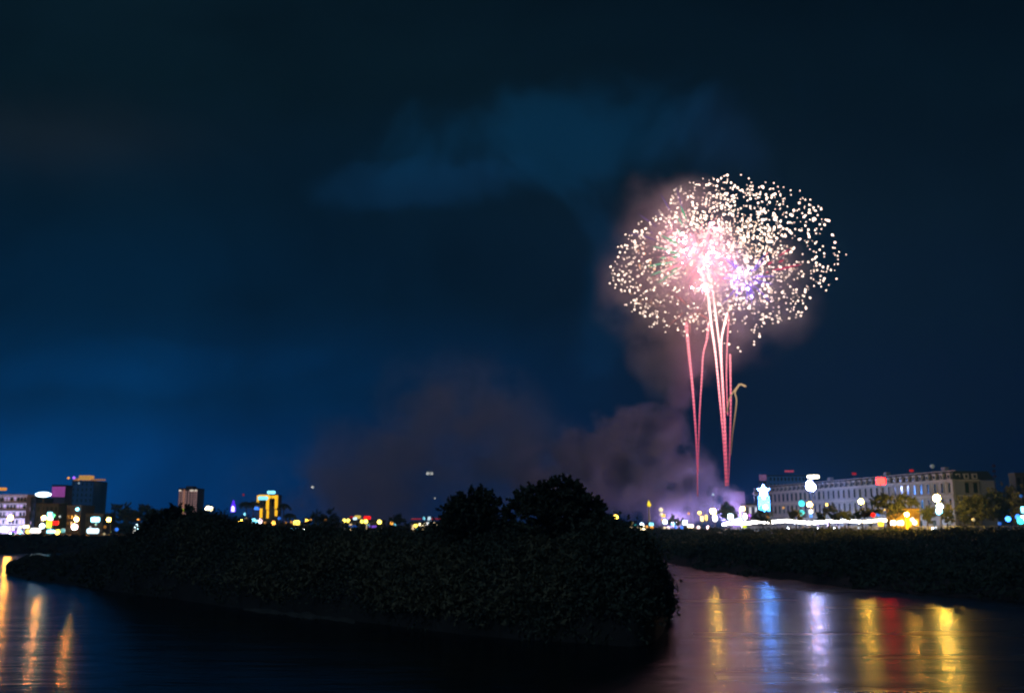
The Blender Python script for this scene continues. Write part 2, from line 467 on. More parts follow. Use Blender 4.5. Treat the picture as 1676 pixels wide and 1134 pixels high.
# bare mud shelf on the island's near shore
V = []; Fc = []; rg_ = np.random.default_rng(4)
mpx = np.linspace(405, 585, 40)
for px in mpx:
    e = math.sin(math.pi * (px - 405) / 180)
    for k, zz in ((-.05, -.06), (.0, .10), (.05, .34), (.10, .42), (.16, .1)):
        pw, pt, W = lerp(IS, px); yn = onz(px, pw).y; Y = yn + W * k - .8 - .5 * math.sin(px * .09)
        V.append((X(px, Y), Y, zz * (.4 + .6 * e) + .12 * e * math.sin(px * .21 + k * 30)))
for i in range(39):
    for j in range(4): o = i * 5 + j; Fc.append((o, o + 5, o + 6, o + 1))
tag(MB().add(V, Fc).build('mud_shore', mat('pale_mud', (.13, .115, .09), .7, .5, .8), smooth=True), kind='structure')
# right bank vegetation: one mass
P = []; 
for _ in range(5200):
    px = random.uniform(1060, 1850); t = random.random() ** .9
    pw, ye = lerp(RB, px); a = onz(px, pw); b = Vector((X(px, ye), ye, GZ)); p = a.lerp(b, t * .93)
    prof = min(1, .22 * min(1, t / .08) + .35 * t + .43 * max(0, (t - .72) / .28))
    z = GZ * prof
    bush = max(0, sn(p.x * .16, p.y * .11) - .55) * 4
    if t < .06 and random.random() < .5: continue
    s = random.uniform(.4, 1.1)
    P.append(np.array([p.x, p.y, z + .15 + bush * random.random() * (1.3 if t < .75 else .3)]) + RNG.normal(size=(26, 3)) * np.array([s, s, s * .4]))
P = np.concatenate(P); P = P[P[:, 2] > -.02]
tag(leaves_mesh('bank_scrub', P, .38, leaf_mid), 'low dark scrub and grass over the sloping right river bank', 'scrub', kind='stuff')
# distant treeline
P = []
for _ in range(1500):
    px = random.uniform(-120, 1120); Y = random.uniform(520, 640)
    h = 1.5 + 3.2 * sn(px * .035, 1.0) * (1.4 if px < 300 else .7) + (1 if px < 60 else 0)
    p = (X(px, Y), Y, CZ + h * random.random())
    P.append(np.array(p) + RNG.normal(size=(22, 3)) * np.array([1.8, 1.5, .9]))
tag(leaves_mesh('treeline', np.concatenate(P), 1.1, leaf_dark), 'long low line of dark trees along the far shore', 'treeline', kind='stuff')
# far bank reeds/grass
P = []
for _ in range(1400):
    px = random.uniform(-300, 1075); pw, ye = lerp(LB, px); a = onz(px, pw); b = Vector((X(px, ye), ye, CZ)); t = random.random()
    p = a.lerp(b, t); z = 1.6 * min(1, t / .3) + max(0, (t - .3) / .7) * (CZ - 1.6)
    P.append(np.array([p.x, p.y, z + .3]) + RNG.normal(size=(14, 3)) * np.array([1.2, 1.0, .35]))
tag(leaves_mesh('shore_grass', np.concatenate(P), .7, leaf_mid), 'dark rough grass along the far shore embankment', 'grass', kind='stuff')

# trees along the promenade and in the city
def gtree(nm, lb, px, Y, gz, bl, n=2500, lf=.5, m=None, tw=16, cat='tree', group=None, tr=.25):
    return tree(nm, lb, cat, (X(px, Y), Y, gz), pxblobs(bl, Y), n, lf, m or leaf_dark, tr, tw, group)
G2 = 'trees in front of the grand hotel'
gtree('clipped_tree', 'smooth round dark tree behind the left end of the white light band', 1193, 415, GZ, [(1193, 839, 14, 15), (1189, 836, 10, 12), (1198, 838, 10, 12)], 5000, .5, leaf_mid, 0)
gtree('street_tree', 'dark tree at the foot of the blue star light', 1250, 378, GZ, [(1243, 846, 9, 8), (1255, 848, 10, 7), (1235, 850, 6, 6)], 2200, .45, group=G2)
gtree('street_tree', 'small dark tree left of the pair of mint globes', 1303, 352, GZ, [(1300, 843, 8, 7), (1308, 846, 7, 6)], 1600, .42, group=G2)
gtree('street_tree', 'widest tree at the centre of the hotel front, right of the brightest central lamp', 1357, 335, GZ, [(1350, 842, 10, 8), (1362, 839, 11, 9), (1344, 847, 7, 6), (1368, 845, 8, 6)], 3000, .42, leaf_mid, group=G2)
gtree('street_tree', 'low tree between the widest hotel tree and the next street lamp', 1383, 328, GZ, [(1378, 845, 8, 6), (1390, 845, 8, 6)], 1800, .42, leaf_mid, group=G2)
gtree('street_tree', 'tree under the white entrance canopy, left of the small red lamp', 1412, 316, GZ, [(1408, 842, 9, 7), (1418, 841, 7, 7), (1402, 847, 7, 5)], 2200, .4, leaf_mid, group=G2)
gtree('street_tree', 'large spreading tree lit amber from below beside the kiosk', 1466, 304, GZ, [(1438, 822, 14, 10), (1458, 818, 18, 11), (1480, 820, 14, 9), (1450, 832, 16, 10), (1472, 832, 12, 7), (1495, 826, 8, 5)], 7000, .38, leaf_mid, 24, group=G2)
gtree('street_tree', 'round bush-like tree just right of the amber lit kiosk', 1518, 300, GZ, [(1517, 840, 9, 9), (1521, 848, 8, 7)], 2200, .38, leaf_mid, group=G2)
gtree('street_tree', 'dark tree below the tallest bright street lamp and its two globes', 1551, 298, GZ, [(1549, 838, 8, 8), (1555, 846, 7, 8), (1545, 848, 6, 6)], 2200, .38, group=G2)
G3 = 'dark trees at the right edge'
gtree('garden_tree', 'broad dark tree covering the foot of the hotel end wing', 1592, 300, GZ, [(1578, 826, 14, 12), (1598, 822, 18, 11), (1588, 842, 20, 14), (1612, 838, 16, 14)], 7000, .42, group=G3)
gtree('garden_tree', 'tall dark tree beyond the end wing, reaching above the others', 1636, 305, GZ, [(1625, 820, 16, 14), (1642, 808, 16, 14), (1636, 836, 20, 16), (1656, 820, 12, 16)], 7000, .42, group=G3)
gtree('garden_tree', 'dark tree cut by the right picture edge behind the teal lights', 1672, 296, GZ, [(1668, 826, 12, 18), (1682, 815, 16, 18), (1676, 845, 14, 12)], 5000, .42, group=G3)
gtree('far_tree', 'hazy dark tree behind the left riverside lamps', 196, 520, CZ, [(182, 848, 14, 8), (198, 838, 15, 11), (215, 846, 14, 9)], 4000, .8)
gtree('far_tree', 'hazy tree just left of the round island thicket', 240, 540, CZ, [(238, 840, 14, 10), (258, 846, 14, 10)], 3000, .8)
gtree('far_tree', 'loose dark tree alone right of the blue and white lamp row', 530, 400, CZ, [(518, 852, 12, 10), (532, 845, 14, 10), (548, 850, 10, 9), (530, 860, 18, 8)], 4000, .5)
gtree('far_tree', 'small rounded dark tree between the yellow lamps and the white pavilion', 652, 420, CZ, [(645, 857, 9, 7), (655, 853, 9, 8), (664, 860, 6, 5)], 2200, .5)
gtree('far_tree', 'dark low tree below the pale lamp cluster at the bend', 1075, 400, 6.0, [(1070, 878, 12, 8), (1082, 874, 12, 9), (1092, 880, 10, 8)], 3000, .5)
gtree('far_tree', 'dark small tree among the cyan lamps at the bend', 1104, 440, GZ, [(1100, 853, 8, 6), (1110, 855, 8, 5)], 1500, .5)
def palm(px, py, Y, gz, label):
    r = empty('palm_tree', (X(px, Y), Y, gz), label, 'palm tree', 'palms around the amber framed building')
    h = Z(py, Y) - gz
    MB().tube([(0, 0, -.2), (.15, 0, h * .5), (.05, 0, h)], [.3, .22, .18], 7).build('trunk', bark, r)
    for i in range(13):
        a = i * 2.4; e = random.uniform(.2, .9); L = random.uniform(2.6, 3.4)
        pts = [Vector((math.cos(a) * L * t * math.cos(e * (1 - t)), math.sin(a) * L * t * math.cos(e * (1 - t)), h + L * (t * math.sin(e) - 1.0 * t * t))) for t in (0, .25, .5, .75, 1)]
        P = np.concatenate([np.array(pts[k].lerp(pts[k + 1], q))[None] + RNG.normal(size=(5, 3)) * np.array([.12, .12, .18]) for k in range(4) for q in (0, .33, .66)])
        leaves_mesh('frond', P, .42, leaf_dark, r, 2.2)
palm(401, 824, 425, CZ, 'leftmost dark palm, standing clear left of the amber framed building')
palm(413, 824, 428, CZ, 'dark palm touching the left side of the amber framed building')
palm(463, 827, 425, CZ, 'dark palm right of the amber framed building')
palm(474, 843, 420, CZ, 'shortest dark palm over the small orange lamps')

# ------------------------------------------------------------------ buildings
wall_white = mat('white_render', (.55, .54, .53), .8, .12, .2)
wall_grey = mat('grey_render', (.22, .22, .24), .85, .2, .2)
wall_brown = mat('brown_render', (.28, .23, .19), .85, .2, .2)
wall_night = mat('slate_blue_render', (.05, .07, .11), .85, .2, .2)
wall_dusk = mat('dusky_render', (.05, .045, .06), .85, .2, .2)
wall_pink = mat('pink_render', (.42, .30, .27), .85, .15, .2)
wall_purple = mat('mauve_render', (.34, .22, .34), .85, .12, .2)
slate = mat('slate_roof', (.045, .05, .065), .6, .3, .5)
glass = mat('dark_glass', (.015, .018, .022), .15, .3, .3, .6)
metal = mat('grey_metal', (.16, .16, .17), .45, .2, 1.0, .5, .6)
wall_hotel = mat('cool_render', (.33, .36, .42), .8, .14, .12)
trim = mat('pale_trim', (.44, .46, .50), .75, .1, .5)
def block(name, label, px0, px1, pyt, Y, gz, depth, m, nx=0, nz=0, cat='building', roof='flat', lit=(), litm=None, wy0=None, group=None, winfill=.5, rm=None):
    """box building facing the river; windows are its parts."""
    x0, x1 = X(px0, Y), X(px1, Y); zt = Z(pyt, Y); cx = (x0 + x1) / 2; W = x1 - x0; H = zt - gz
    r = empty(name, (cx, Y, gz), label, cat, group)
    MB().box((0, depth / 2, H / 2), (W, depth, H)).build('wall', m, r)
    rb = MB()
    if roof == 'gable': rb.prism([(-W / 2 - .4, H), (W / 2 + .4, H), (0, H + W * .22)], -.4, depth + .4)
    else:
        t = .45
        rb.box((0, depth / 2, H + .12), (W + .5, depth + .5, .24))
        rb.box((0, -.05, H + .24 + t / 2), (W + .2, .2, t)); rb.box((-W / 2 - .0, depth / 2, H + .24 + t / 2), (.2, depth, t)); rb.box((W / 2, depth / 2, H + .24 + t / 2), (.2, depth, t))
    rb.build('roof', rm or slate, r)
    if nx:
        fz = H / (nz); fx = W / nx; k = 0
        gm = MB()
        for j in range(nz):
            for i in range(nx):
                c = (-W / 2 + fx * (i + .5), -.03, fz * (j + .55)); d = (fx * winfill, .1, fz * .5)
                b = MB().box((0, 0, 0), d)
                islit = (i, j) in lit
                b.build('window', litm if islit else glass, r, c)
    return r
warmwin = glow('warm_window', (1, .7, .35), 1.1, False)
coolwin = glow('cool_window', (.75, .8, 1), .9, False)
pinkwin = glow('pink_window', (1, .55, .5), .28, False)
lilacwin = glow('lilac_window', (.62, .50, .95), .55, False)

# left edge white hotel-like block
lb = block('office_building', 'pale lilac lit office block of stacked floors at the left picture edge', -25, 40, 811, 470, CZ, 20, wall_white, 12, 5, lit={(i, j) for i in range(12) for j in range(5) if (i * 3 + j * 5) % 7 in (0, 2, 3)}, litm=lilacwin, rm=wall_white)
for j in range(1, 5):
    H = (Z(811, 470) - CZ) / 5
    MB().box((0, -.5, H * j), (X(40, 470) - X(-25, 470) + .6, .9, .35)).build('balcony', trim, lb)
for q in (-9, -1, 7):
    MB().box((q, -7, .5), (1.2, .5, .5)).build('added_floodlight', glow('added_lilac_flood', (.58, .54, 1), 600), lb)  # added lamps, otherwise unseen, that tint the pale facade lilac
block('office_wing', 'dim grey office wing against the right side of the pale lilac block', 41, 55, 816, 474, CZ, 18, wall_night, 4, 5, lit={(1, 3), (2, 1)}, litm=lilacwin)
block('shophouse', 'low dark shophouse beneath the bright white dome sign', 57, 93, 826, 455, CZ, 14, wall_night, 5, 3, lit={(1, 1), (3, 0)}, litm=coolwin)
block('shophouse', 'narrow brown grey shophouse behind the pink globe lamp', 108, 131, 829, 450, CZ, 14, wall_dusk, 4, 4, lit={(1, 1), (2, 2)}, litm=warmwin)
block('shophouse', 'low dark shophouse behind the two wide cyan signs', 134, 168, 843, 455, CZ, 14, wall_night, 6, 2, lit={(2, 0)}, litm=coolwin)
t1 = block('tower_block', 'tall dark tower with an orange lit crown near the left edge', 112, 148, 788, 760, CZ, 26, mat('haze_blue_wall', (.16, .46, .85), .85, .06, .1), 5, 9, winfill=.2)  # blue of the distant haze is put into the wall colour
xs = lambda a, b, Y: X(b, Y) - X(a, Y)
hh = Z(787, 760) - CZ
mb = MB().box((.0, 6, hh + 2.7), (8.2, 8, 3.4)); mb.build('penthouse', glow('orange_crown', (1, .5, .12), .55, False), t1)
MB().box((9, 6, hh + 1.2), (9, 6, 1.2)).box((-7.5, 6, hh + 1.4), (3.5, 4, 1.8)).build('roof_terrace', glow('dim_orange', (1, .45, .2), .28, False), t1)
mg = block('billboard_building', 'square magenta lit panel building covered by a fine grid of lights', 80, 102, 795, 600, CZ, 10, wall_purple)
gw = xs(80, 102, 600); H0 = Z(813, 600) - CZ; H1 = Z(796, 600) - CZ
gm = MB(); n = 9
for i in range(n):
    for j in range(7): gm.box((-gw / 2 + gw * (i + .5) / n, -.12, H0 + (H1 - H0) * (j + .5) / 7), (gw / n * .62, .12, (H1 - H0) / 7 * .62))
gm.build('light_grid', glow('magenta_grid', C['magenta'], .85, False), mg)
# lit tower
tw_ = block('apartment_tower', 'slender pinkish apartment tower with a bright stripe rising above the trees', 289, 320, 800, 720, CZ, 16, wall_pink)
W = xs(289, 320, 720); H = Z(800, 720) - CZ
for i in range(9):
    if i == 3: continue
    for j in range(11):
        if i in (0, 2, 5, 8) or True:
            pass
cols = [-.43, -.3, -.1, .05, .2, .34, .45]
for ci, c in enumerate(cols):
    b = MB()
    for j in range(12): b.box((W * c, -.06, H * (.36 + .052 * j)), (W * .085, .1, H * .03))
    b.build('window_column', pinkwin, tw_)
MB().box((-W * .2, -.25, H * .68), (W * .05, .3, H * .62)).build('light_stripe', glow('salmon_stripe', (1, .45, .28), .45, False), tw_)
MB().box((0, 7, H + 1.2), (W * .4, 8, 2.0)).build('lift_house', wall_pink, tw_)
for c, wd in ((-.42, .12), (.2, .2), (.42, .12)):
    MB().box((W * c, -.3, H * .965), (W * wd, .3, H * .035)).build('roof_light', glow('pale_roof_light', (.95, .85, .7), .8, False), tw_)
# amber framed building
ab = block('framed_building', 'dark building outlined by bright amber light frames beside the palms', 422, 455, 812, 440, CZ, 5, wall_night, 0, 0)
Yb = 440; x0 = X(438.5, Yb)
amb = glow('amber_neon', (1, .52, .02), 1.15)
def pbar(pa, pb, wpx, parent, m, name, Y=Yb, dep=.35, org=None):
    a = at(*pa, Y); b = at(*pb, Y); o = org or Vector((x0, Yb, CZ)); k = Y / F * wpx / 2
    c = (a + b) / 2 - o
    d = (abs(a.x - b.x) + 2 * k if abs(a.x - b.x) > abs(a.z - b.z) else 2 * k, dep, abs(a.z - b.z) + 2 * k if abs(a.z - b.z) >= abs(a.x - b.x) else 2 * k)
    return MB().box((c.x, -.25 - dep / 2, c.z), d).build(name, m, parent)
for a, b, wd in (((422.5, 812), (422.5, 828), 3.2), ((426, 811), (436, 811), 3.0), ((438.5, 812), (438.5, 831), 4.6), ((443, 813), (449, 813), 4.6), ((452.5, 812.5), (452.5, 830), 4.6), ((428, 834), (428, 845), 4.5), ((438.5, 836), (438.5, 846), 3.4), ((452.2, 836), (452.2, 842), 4)):
    pbar(a, b, wd, ab, amb, 'light_frame')
MB().box((0, -.1, (Z(822, Yb) - CZ)), (6.5, .1, 3.0)).build('window', glass, ab)

block('house', 'low dark house behind the blue dotted lamp row', 402, 412, 850, 450, CZ, 10, wall_grey, 3, 1, roof='gable')
block('house', 'dark long house below the amber framed building', 456, 500, 857, 450, CZ, 10, wall_grey, 5, 1)
rs = block('restaurant_building', 'low dark riverside restaurant under the red and yellow signs', 560, 625, 853, 450, CZ, 14, wall_grey, 7, 1, lit={(1, 0), (4, 0)}, litm=warmwin)
pv = block('pavilion', 'low white lit pavilion with faint red roof edges left of the big island trees', 672, 722, 856, 450, CZ, 12, wall_white, 6, 1, lit={(0, 0), (2, 0), (3, 0), (5, 0)}, litm=warmwin)
MB().box((-4.2, -.8, Z(849, 450) - CZ), (4.5, .5, .5)).box((4.5, -.8, Z(849, 450) - CZ), (4.5, .5, .5)).build('roof_edge_light', glow('dim_red', (1, .05, .06), .25, False), pv)
# behind the promenade
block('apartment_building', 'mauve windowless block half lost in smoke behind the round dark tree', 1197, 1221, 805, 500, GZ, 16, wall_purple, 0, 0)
block('apartment_building', 'small bluish low building left of the glowing star', 1222, 1241, 826, 470, GZ, 14, wall_white, 4, 2, lit={(1, 1), (3, 1)}, litm=coolwin)
wt = block('rooftop_sign_tower', 'dark stair tower topped by a mauve cube above the glowing star', 1249, 1257, 789, 560, GZ, 6, wall_grey)
MB().box((.2, 2, Z(781, 560) - GZ), (3.4, 3, 3.2)).build('sign_cube', glow('mauve_cube', (.45, .2, .42), .25, False), wt)
bd = block('tower_block', 'long dark block with a dim pink roof strip behind the hotel', 1262, 1322, 779, 620, GZ, 20, mat('haze_blue_wall', (.035, .045, .07)), 10, 8, winfill=.4)
MB().box((X(1296, 620) - X(1292, 620), -.3, Z(771, 620) - GZ), (5.5, .6, 1.2)).build('roof_sign', glow('dim_pink', (1, .12, .22), .3, False), bd)
re_ = block('villa', 'grey white villa corner high at the right picture edge', 1669, 1700, 777, 308, GZ, 4, wall_night, 3, 4)
mast = empty('mast', (X(1635, 420), 420, GZ), 'thin faint reddish mast rising behind the dark right trees', 'mast')
hm = Z(758, 420) - GZ
MB().tube([(0, 0, 0), (0, 0, hm)], [.35, .12], 6).build('pole', metal, mast)
for k in range(3): MB().box((0, 0, hm * (.8 + .08 * k)), (1.4, .15, .8)).build('antenna_panel', mat('red_paint', (.3, .06, .06)), mast)

# ------------------------------------------------------------------ the grand hotel
A = Vector((X(1566, 340), 340, GZ)); B = Vector((X(1236, 484), 484, GZ))
d = (B - A); L = d.length; d.normalize(); nrm_ = Vector((-d.y, d.x, 0))
if nrm_.dot(-A) < 0: nrm_ = -nrm_
ho = empty('grand_hotel', A, 'long white hotel with mansard roof, dormers and two storeys of tall windows', 'hotel')
rot = math.atan2(d.y, d.x); ho.rotation_euler = (0, 0, rot)
# local frame: x along facade away from the corner, y = left normal of d
ysgn = 1 if Vector((-d.y, d.x, 0)).dot(nrm_) > 0 else -1       # facade faces +y*ysgn
HT = Z(770, 340) - GZ; HE = Z(785.5, 340) - GZ; HB = Z(811, 340) - GZ; DP = 16
wl = MB().box((L / 2, -ysgn * DP / 2, HE / 2), (L, DP, HE)); wl.build('wall', wall_hotel, ho)
def mans(x0, x1, y0, y1, z0, z1, ins):
    return [(x0, y0, z0), (x1, y0, z0), (x1, y1, z0), (x0, y1, z0), (x0 + ins, y0 - ysgn * ins, z1), (x1 - ins, y0 - ysgn * ins, z1), (x1 - ins, y1 + ysgn * ins, z1), (x0 + ins, y1 + ysgn * ins, z1)]
bf = [(3, 2, 1, 0), (4, 5, 6, 7), (0, 1, 5, 4), (1, 2, 6, 5), (2, 3, 7, 6), (3, 0, 4, 7)]
MB().add(mans(-.2, L, .2 * ysgn, -ysgn * DP, HE + .32, HT, 1.3), bf).build('roof', slate, ho)
nb = 38; sp = L / nb
MB().box((L / 2, ysgn * .25, HE + .05), (L + .8, 1.1, .55)).build('cornice', trim, ho)
MB().box((L / 2, ysgn * .35, HB), (L + .8, 1.3, .6)).build('balcony', trim, ho)
MB().box((L / 2, -ysgn * 1.5, HT + .12), (L - 1, .5, .3)).build('ridge_rail', trim, ho)
MB().box((L / 2, ysgn * .2, HB * .50), (L, .6, .4)).build('string_course', trim, ho)
def hotel_parts(root, n0, n1, ax):
    for i in range(n0, n1):
        x = sp * (i + .5)
        # upper and middle storey windows, each with a trim surround as sub-part
        for z, h in (((HE + HB) / 2 + .1, (HE - HB) * .62), (HB * .76, HB * .30)):
            wv = MB().box((0, 0, 0), (1.35, .12, h)).build('window', glass, root, (x, ysgn * .07, z))
            if i < 22:
                fr = MB(); q = [(a, b_, c_) for b_ in (ysgn * .02, ysgn * .2) for (a, c_) in ((-.86, -h / 2 - .2), (.86, -h / 2 - .2), (.86, h / 2 + .24), (-.86, h / 2 + .24), (-.66, -h / 2), (.66, -h / 2), (.66, h / 2), (-.66, h / 2))]
                fr.add(q, [f for i_ in range(4) for f in ((8 + i_, 8 + (i_ + 1) % 4, 12 + (i_ + 1) % 4, 12 + i_), (i_, i_ + 8, (i_ + 1) % 4 + 8, (i_ + 1) % 4), (4 + i_, 4 + (i_ + 1) % 4, 12 + (i_ + 1) % 4, 12 + i_))]); fr.build('frame', trim, wv)
        dm = MB().box((0, -ysgn * .5, 0), (1.5, 1.6, 1.7)); dm.prism([(-1.0, .85), (1.0, .85), (0, 1.45)], -1.2, .4) if False else dm.box((0, -ysgn * .45, 1.0), (1.9, 1.9, .28))
        dmo = dm.build('dormer', trim, root, (x, ysgn * .05, HE + 1.35))
        MB().box((0, ysgn * .33, -.05), (.8, .08, 1.1)).build('pane', glass, dmo)
        if i % 2 == 0 and i < 36:
            MB().box((0, 0, 0), (.35, .25, HE - HB)).build('pilaster', trim, root, (x + sp / 2, ysgn * .14, (HE + HB) / 2)) 
hotel_parts(ho, 0, nb, 0)
for i in range(0, 14):
    MB().box((0, 0, 0), (2.0, .12, 3.0)).build('door', glass, ho, (sp * (i * 2 + 1), ysgn * .07, 1.6))
MB().box((0, 0, 0), (.9, .9, HE)).build('corner_pier', trim, ho, (.1, ysgn * .15, HE / 2))
cnp = MB().box((sp * 13, ysgn * 4.0, HB * .55), (7, 7, .5)).build('entrance_canopy', trim, ho)
for q in (-2.8, 2.8): MB().tube([(sp * 13 + q, ysgn * 6.8, 0), (sp * 13 + q, ysgn * 6.8, HB * .55)], .18, 8).build('canopy_post', trim, ho)
for x_ in (12, 47, 88): MB().box((x_, -ysgn * 6, HT + .9), (2.2, 1.6, 2.0)).build('chimney', trim, ho)
for i in range(9):
    MB().box((6 + i * 12.5, ysgn * 5.5, .5), (.9, .4, .4)).build('added_floodlight', glow('added_cool_flood', (.72, .80, 1), 130), ho)  # added unseen lamps that brighten and cool the facade
    MB().box((6 + i * 12.5, ysgn * 6.0, .55), (2.2, .3, 1.3)).build('added_flood_shield', metal, ho)  # added shield hiding each added lamp from the river side
# end wing facing the river
wg = empty('hotel_wing', (A.x, A.y, GZ), 'short shaded end wing of the hotel right of the bright corner pier', 'hotel wing')
WW = xs(1567.5, 1609, 343)
MB().box((WW / 2 + .6, 6, HE / 2 - .1), (WW, 10, HE - .2)).build('wall', wall_grey, wg)
MB().add([(.6, 1, HE), (WW + .8, 1, HE), (WW + .8, 11, HE), (.6, 11, HE), (1.2, 2, HT - .2), (WW, 2, HT - .2), (WW, 10, HT - .2), (1.2, 10, HT - .2)], bf).build('roof', slate, wg)
MB().box((WW / 2 + .6, .7, HB), (WW + .4, 1.2, .5)).build('balcony', trim, wg)
MB().box((WW / 2 + .6, .8, HE), (WW + .4, .8, .4)).build('cornice', trim, wg)
for k in range(3):
    cx = .6 + WW * (k + .5) / 3
    for z, h in (((HE + HB) / 2 + .1, (HE - HB) * .66), (HB * .76, HB * .30)):
        MB().box((0, 0, 0), (1.3, .12, h)).build('window', glass, wg, (cx, .95, z))
    dmo = MB().box((0, .5, 0), (1.6, 1.6, 1.8)).build('dormer', trim, wg, (cx, 1.0, HE + 1.35))
    MB().box((0, -.33, -.05), (.8, .08, 1.1)).build('pane', glass, dmo)

# ------------------------------------------------------------------ promenade railing and light bands
def pe(px, f=1.0): ye = rb_edge(px) * f; return Vector((X(px, ye), ye, GZ))
rail = empty('railing', pe(1380, 1.004), 'long pale baluster railing along the promenade edge', 'railing')
o = rail.location
pts = [pe(p, 1.004) - o for p in np.linspace(1185, 1676, 46)]
MB().tube([p + Vector((0, 0, 1.05)) for p in pts], .07, 5).build('top_rail', trim, rail)
MB().tube([p + Vector((0, 0, .15)) for p in pts], .06, 5).build('bottom_rail', trim, rail)
# posts: evenly in metres
def walk(pxa, pxb, step, f=1.004):
    out = []; px = pxa; prev = pe(px, f); acc = 0
    while px < pxb:
        px += .25; c = pe(px, f); acc += (c - prev).length; prev = c
        if acc >= step: out.append(c); acc = 0
    return out
posts = walk(1186, 1675, 3.6)
for p in posts[-98:]: MB().box((0, 0, .58), (.42, .42, 1.16)).build('post', trim, rail, p - o)
b = MB()
for p in walk(1186, 1675, .9): q = p - o; b.tube([(q.x, q.y, .1), (q.x, q.y, 1.0)], .09, 4)
bb = b.build('balusters', trim, rail); bb['kind'] = 'stuff'
def string(label, pp, thick=.24, col='white', s=14):  # glowing tube stands in for headlight trails; its posts are added
    root = empty('light_band', pe(pp[len(pp) // 2][0], 1.015), label, 'light band', 'white light bands above the promenade')
    o = root.location; pts = []
    for (a, b) in zip(pp, pp[1:]):
        for t in np.linspace(0, 1, 7)[:-1]:
            px = a[0] + (b[0] - a[0]) * t; py = a[1] + (b[1] - a[1]) * t
            ye = rb_edge(px) * 1.015; pts.append(at(px, py + .25 * math.sin(px * .6), ye) - o)
    pts.append(at(pp[-1][0], pp[-1][1], rb_edge(pp[-1][0]) * 1.015) - o)
    MB().tube(pts, [thick * (1 + .18 * math.sin(i * 1.9)) for i in range(len(pts))], 6).build('glowing_tube', cglow(col, s), root)
    for i in range(0, len(pts), 8): MB().tube([(pts[i].x, pts[i].y + .3, 0), (pts[i].x, pts[i].y + .3, pts[i].z)], .06, 5).build('post', metal, root)
string('long wavy white light band left of the first gap, below the star and roof signs', [(1183, 858), (1200, 855.5), (1222, 856), (1240, 853.5), (1262, 854), (1288, 851.8), (1310, 854.5), (1328, 855.5), (1350, 853), (1378, 852)], .48, 'white', 16)
string('short white light band between two gaps in front of the hotel', [(1381, 851.5), (1395, 852.5), (1409, 853.3)], .44, 'white', 16)
string('white light band running right up to the amber kiosk', [(1413, 853.3), (1428, 852.5), (1442, 850.5), (1456, 851.5), (1466, 851)], .42, 'cream', 14)

# ------------------------------------------------------------------ lamps and signs
def gl_of(px, Y):
    if px > 1085: return GZ
    return CZ
def street_lamp(px, py, Y, r, c, s, label, group=None, name='street_lamp'):
    gz = gl_of(px, Y); p = at(px, py, Y); h = p.z - gz
    root = empty(name, (p.x + .9, Y, gz), label, 'street lamp', group)
    MB().tube([(0, 0, 0), (0, 0, h * .85), (-.25, 0, h + .1), (-.9, 0, h + r + .12)], [.13, .09, .07, .05], 7).build('pole', metal, root)
    MB().box((-.9, 0, h + r + .06), (r * 1.5, r * 1.2, .12)).build('lamp_housing', metal, root)
    MB().ball((-.9, 0, h), (r * 1.05, r * .9, r), 10, 7).build('lamp_globe', cglow(c, s), root, smooth=True)
    return root
def globe_lamp(px, py, Y, r, c, s, label, group=None):
    gz = gl_of(px, Y); p = at(px, py, Y); h = max(.4, p.z - gz)
    root = empty('globe_lamp', (p.x, Y, gz), label, 'globe lamp', group)
    MB().tube([(0, 0, 0), (0, 0, h - r * .8)], [.08, .05], 6).build('post', metal, root)
    MB().ball((0, 0, h), r, 10, 7).build('globe', cglow(c, s), root, smooth=True)
    return root
def lit_sign(px, py, Y, wpx, hpx, c, s, label, group=None, shape='box'):
    gz = gl_of(px, Y); p = at(px, py, Y); k = Y / F; wv, hv = wpx * k, hpx * k; h = p.z - gz
    root = empty('lit_sign', (p.x, Y, gz), label, 'lit sign', group)
    sh = MB()
    if shape == 'oval': sh.ball((0, 0, h), (wv / 2, .25, hv / 2), 16, 8)
    else: sh.prism([(-wv / 2, h - hv / 2 + hv * .2), (-wv / 2 + wv * .1, h - hv / 2), (wv / 2 - wv * .1, h - hv / 2), (wv / 2, h - hv * .3), (wv / 2, h + hv * .3), (wv / 2 - wv * .1, h + hv / 2), (-wv / 2 + wv * .1, h + hv / 2), (-wv / 2, h + hv * .3)], -.2, .2)
    sh.build('panel', cglow(c, s), root)
    MB().box((0, .32, h), (wv * .9, .2, hv * .9)).build('back_box', metal, root)
    MB().tube([(0, .3, 0), (0, .3, h)], .09, 6).build('post', metal, root)
    return root
GL, GH, GC, GM, GB, GR = 'lamps along the left bank', 'street lamps along the promenade', 'small lamps along the far shore', 'lamps in the centre distance', 'lamps at the river bend', 'lamps by the promenade'
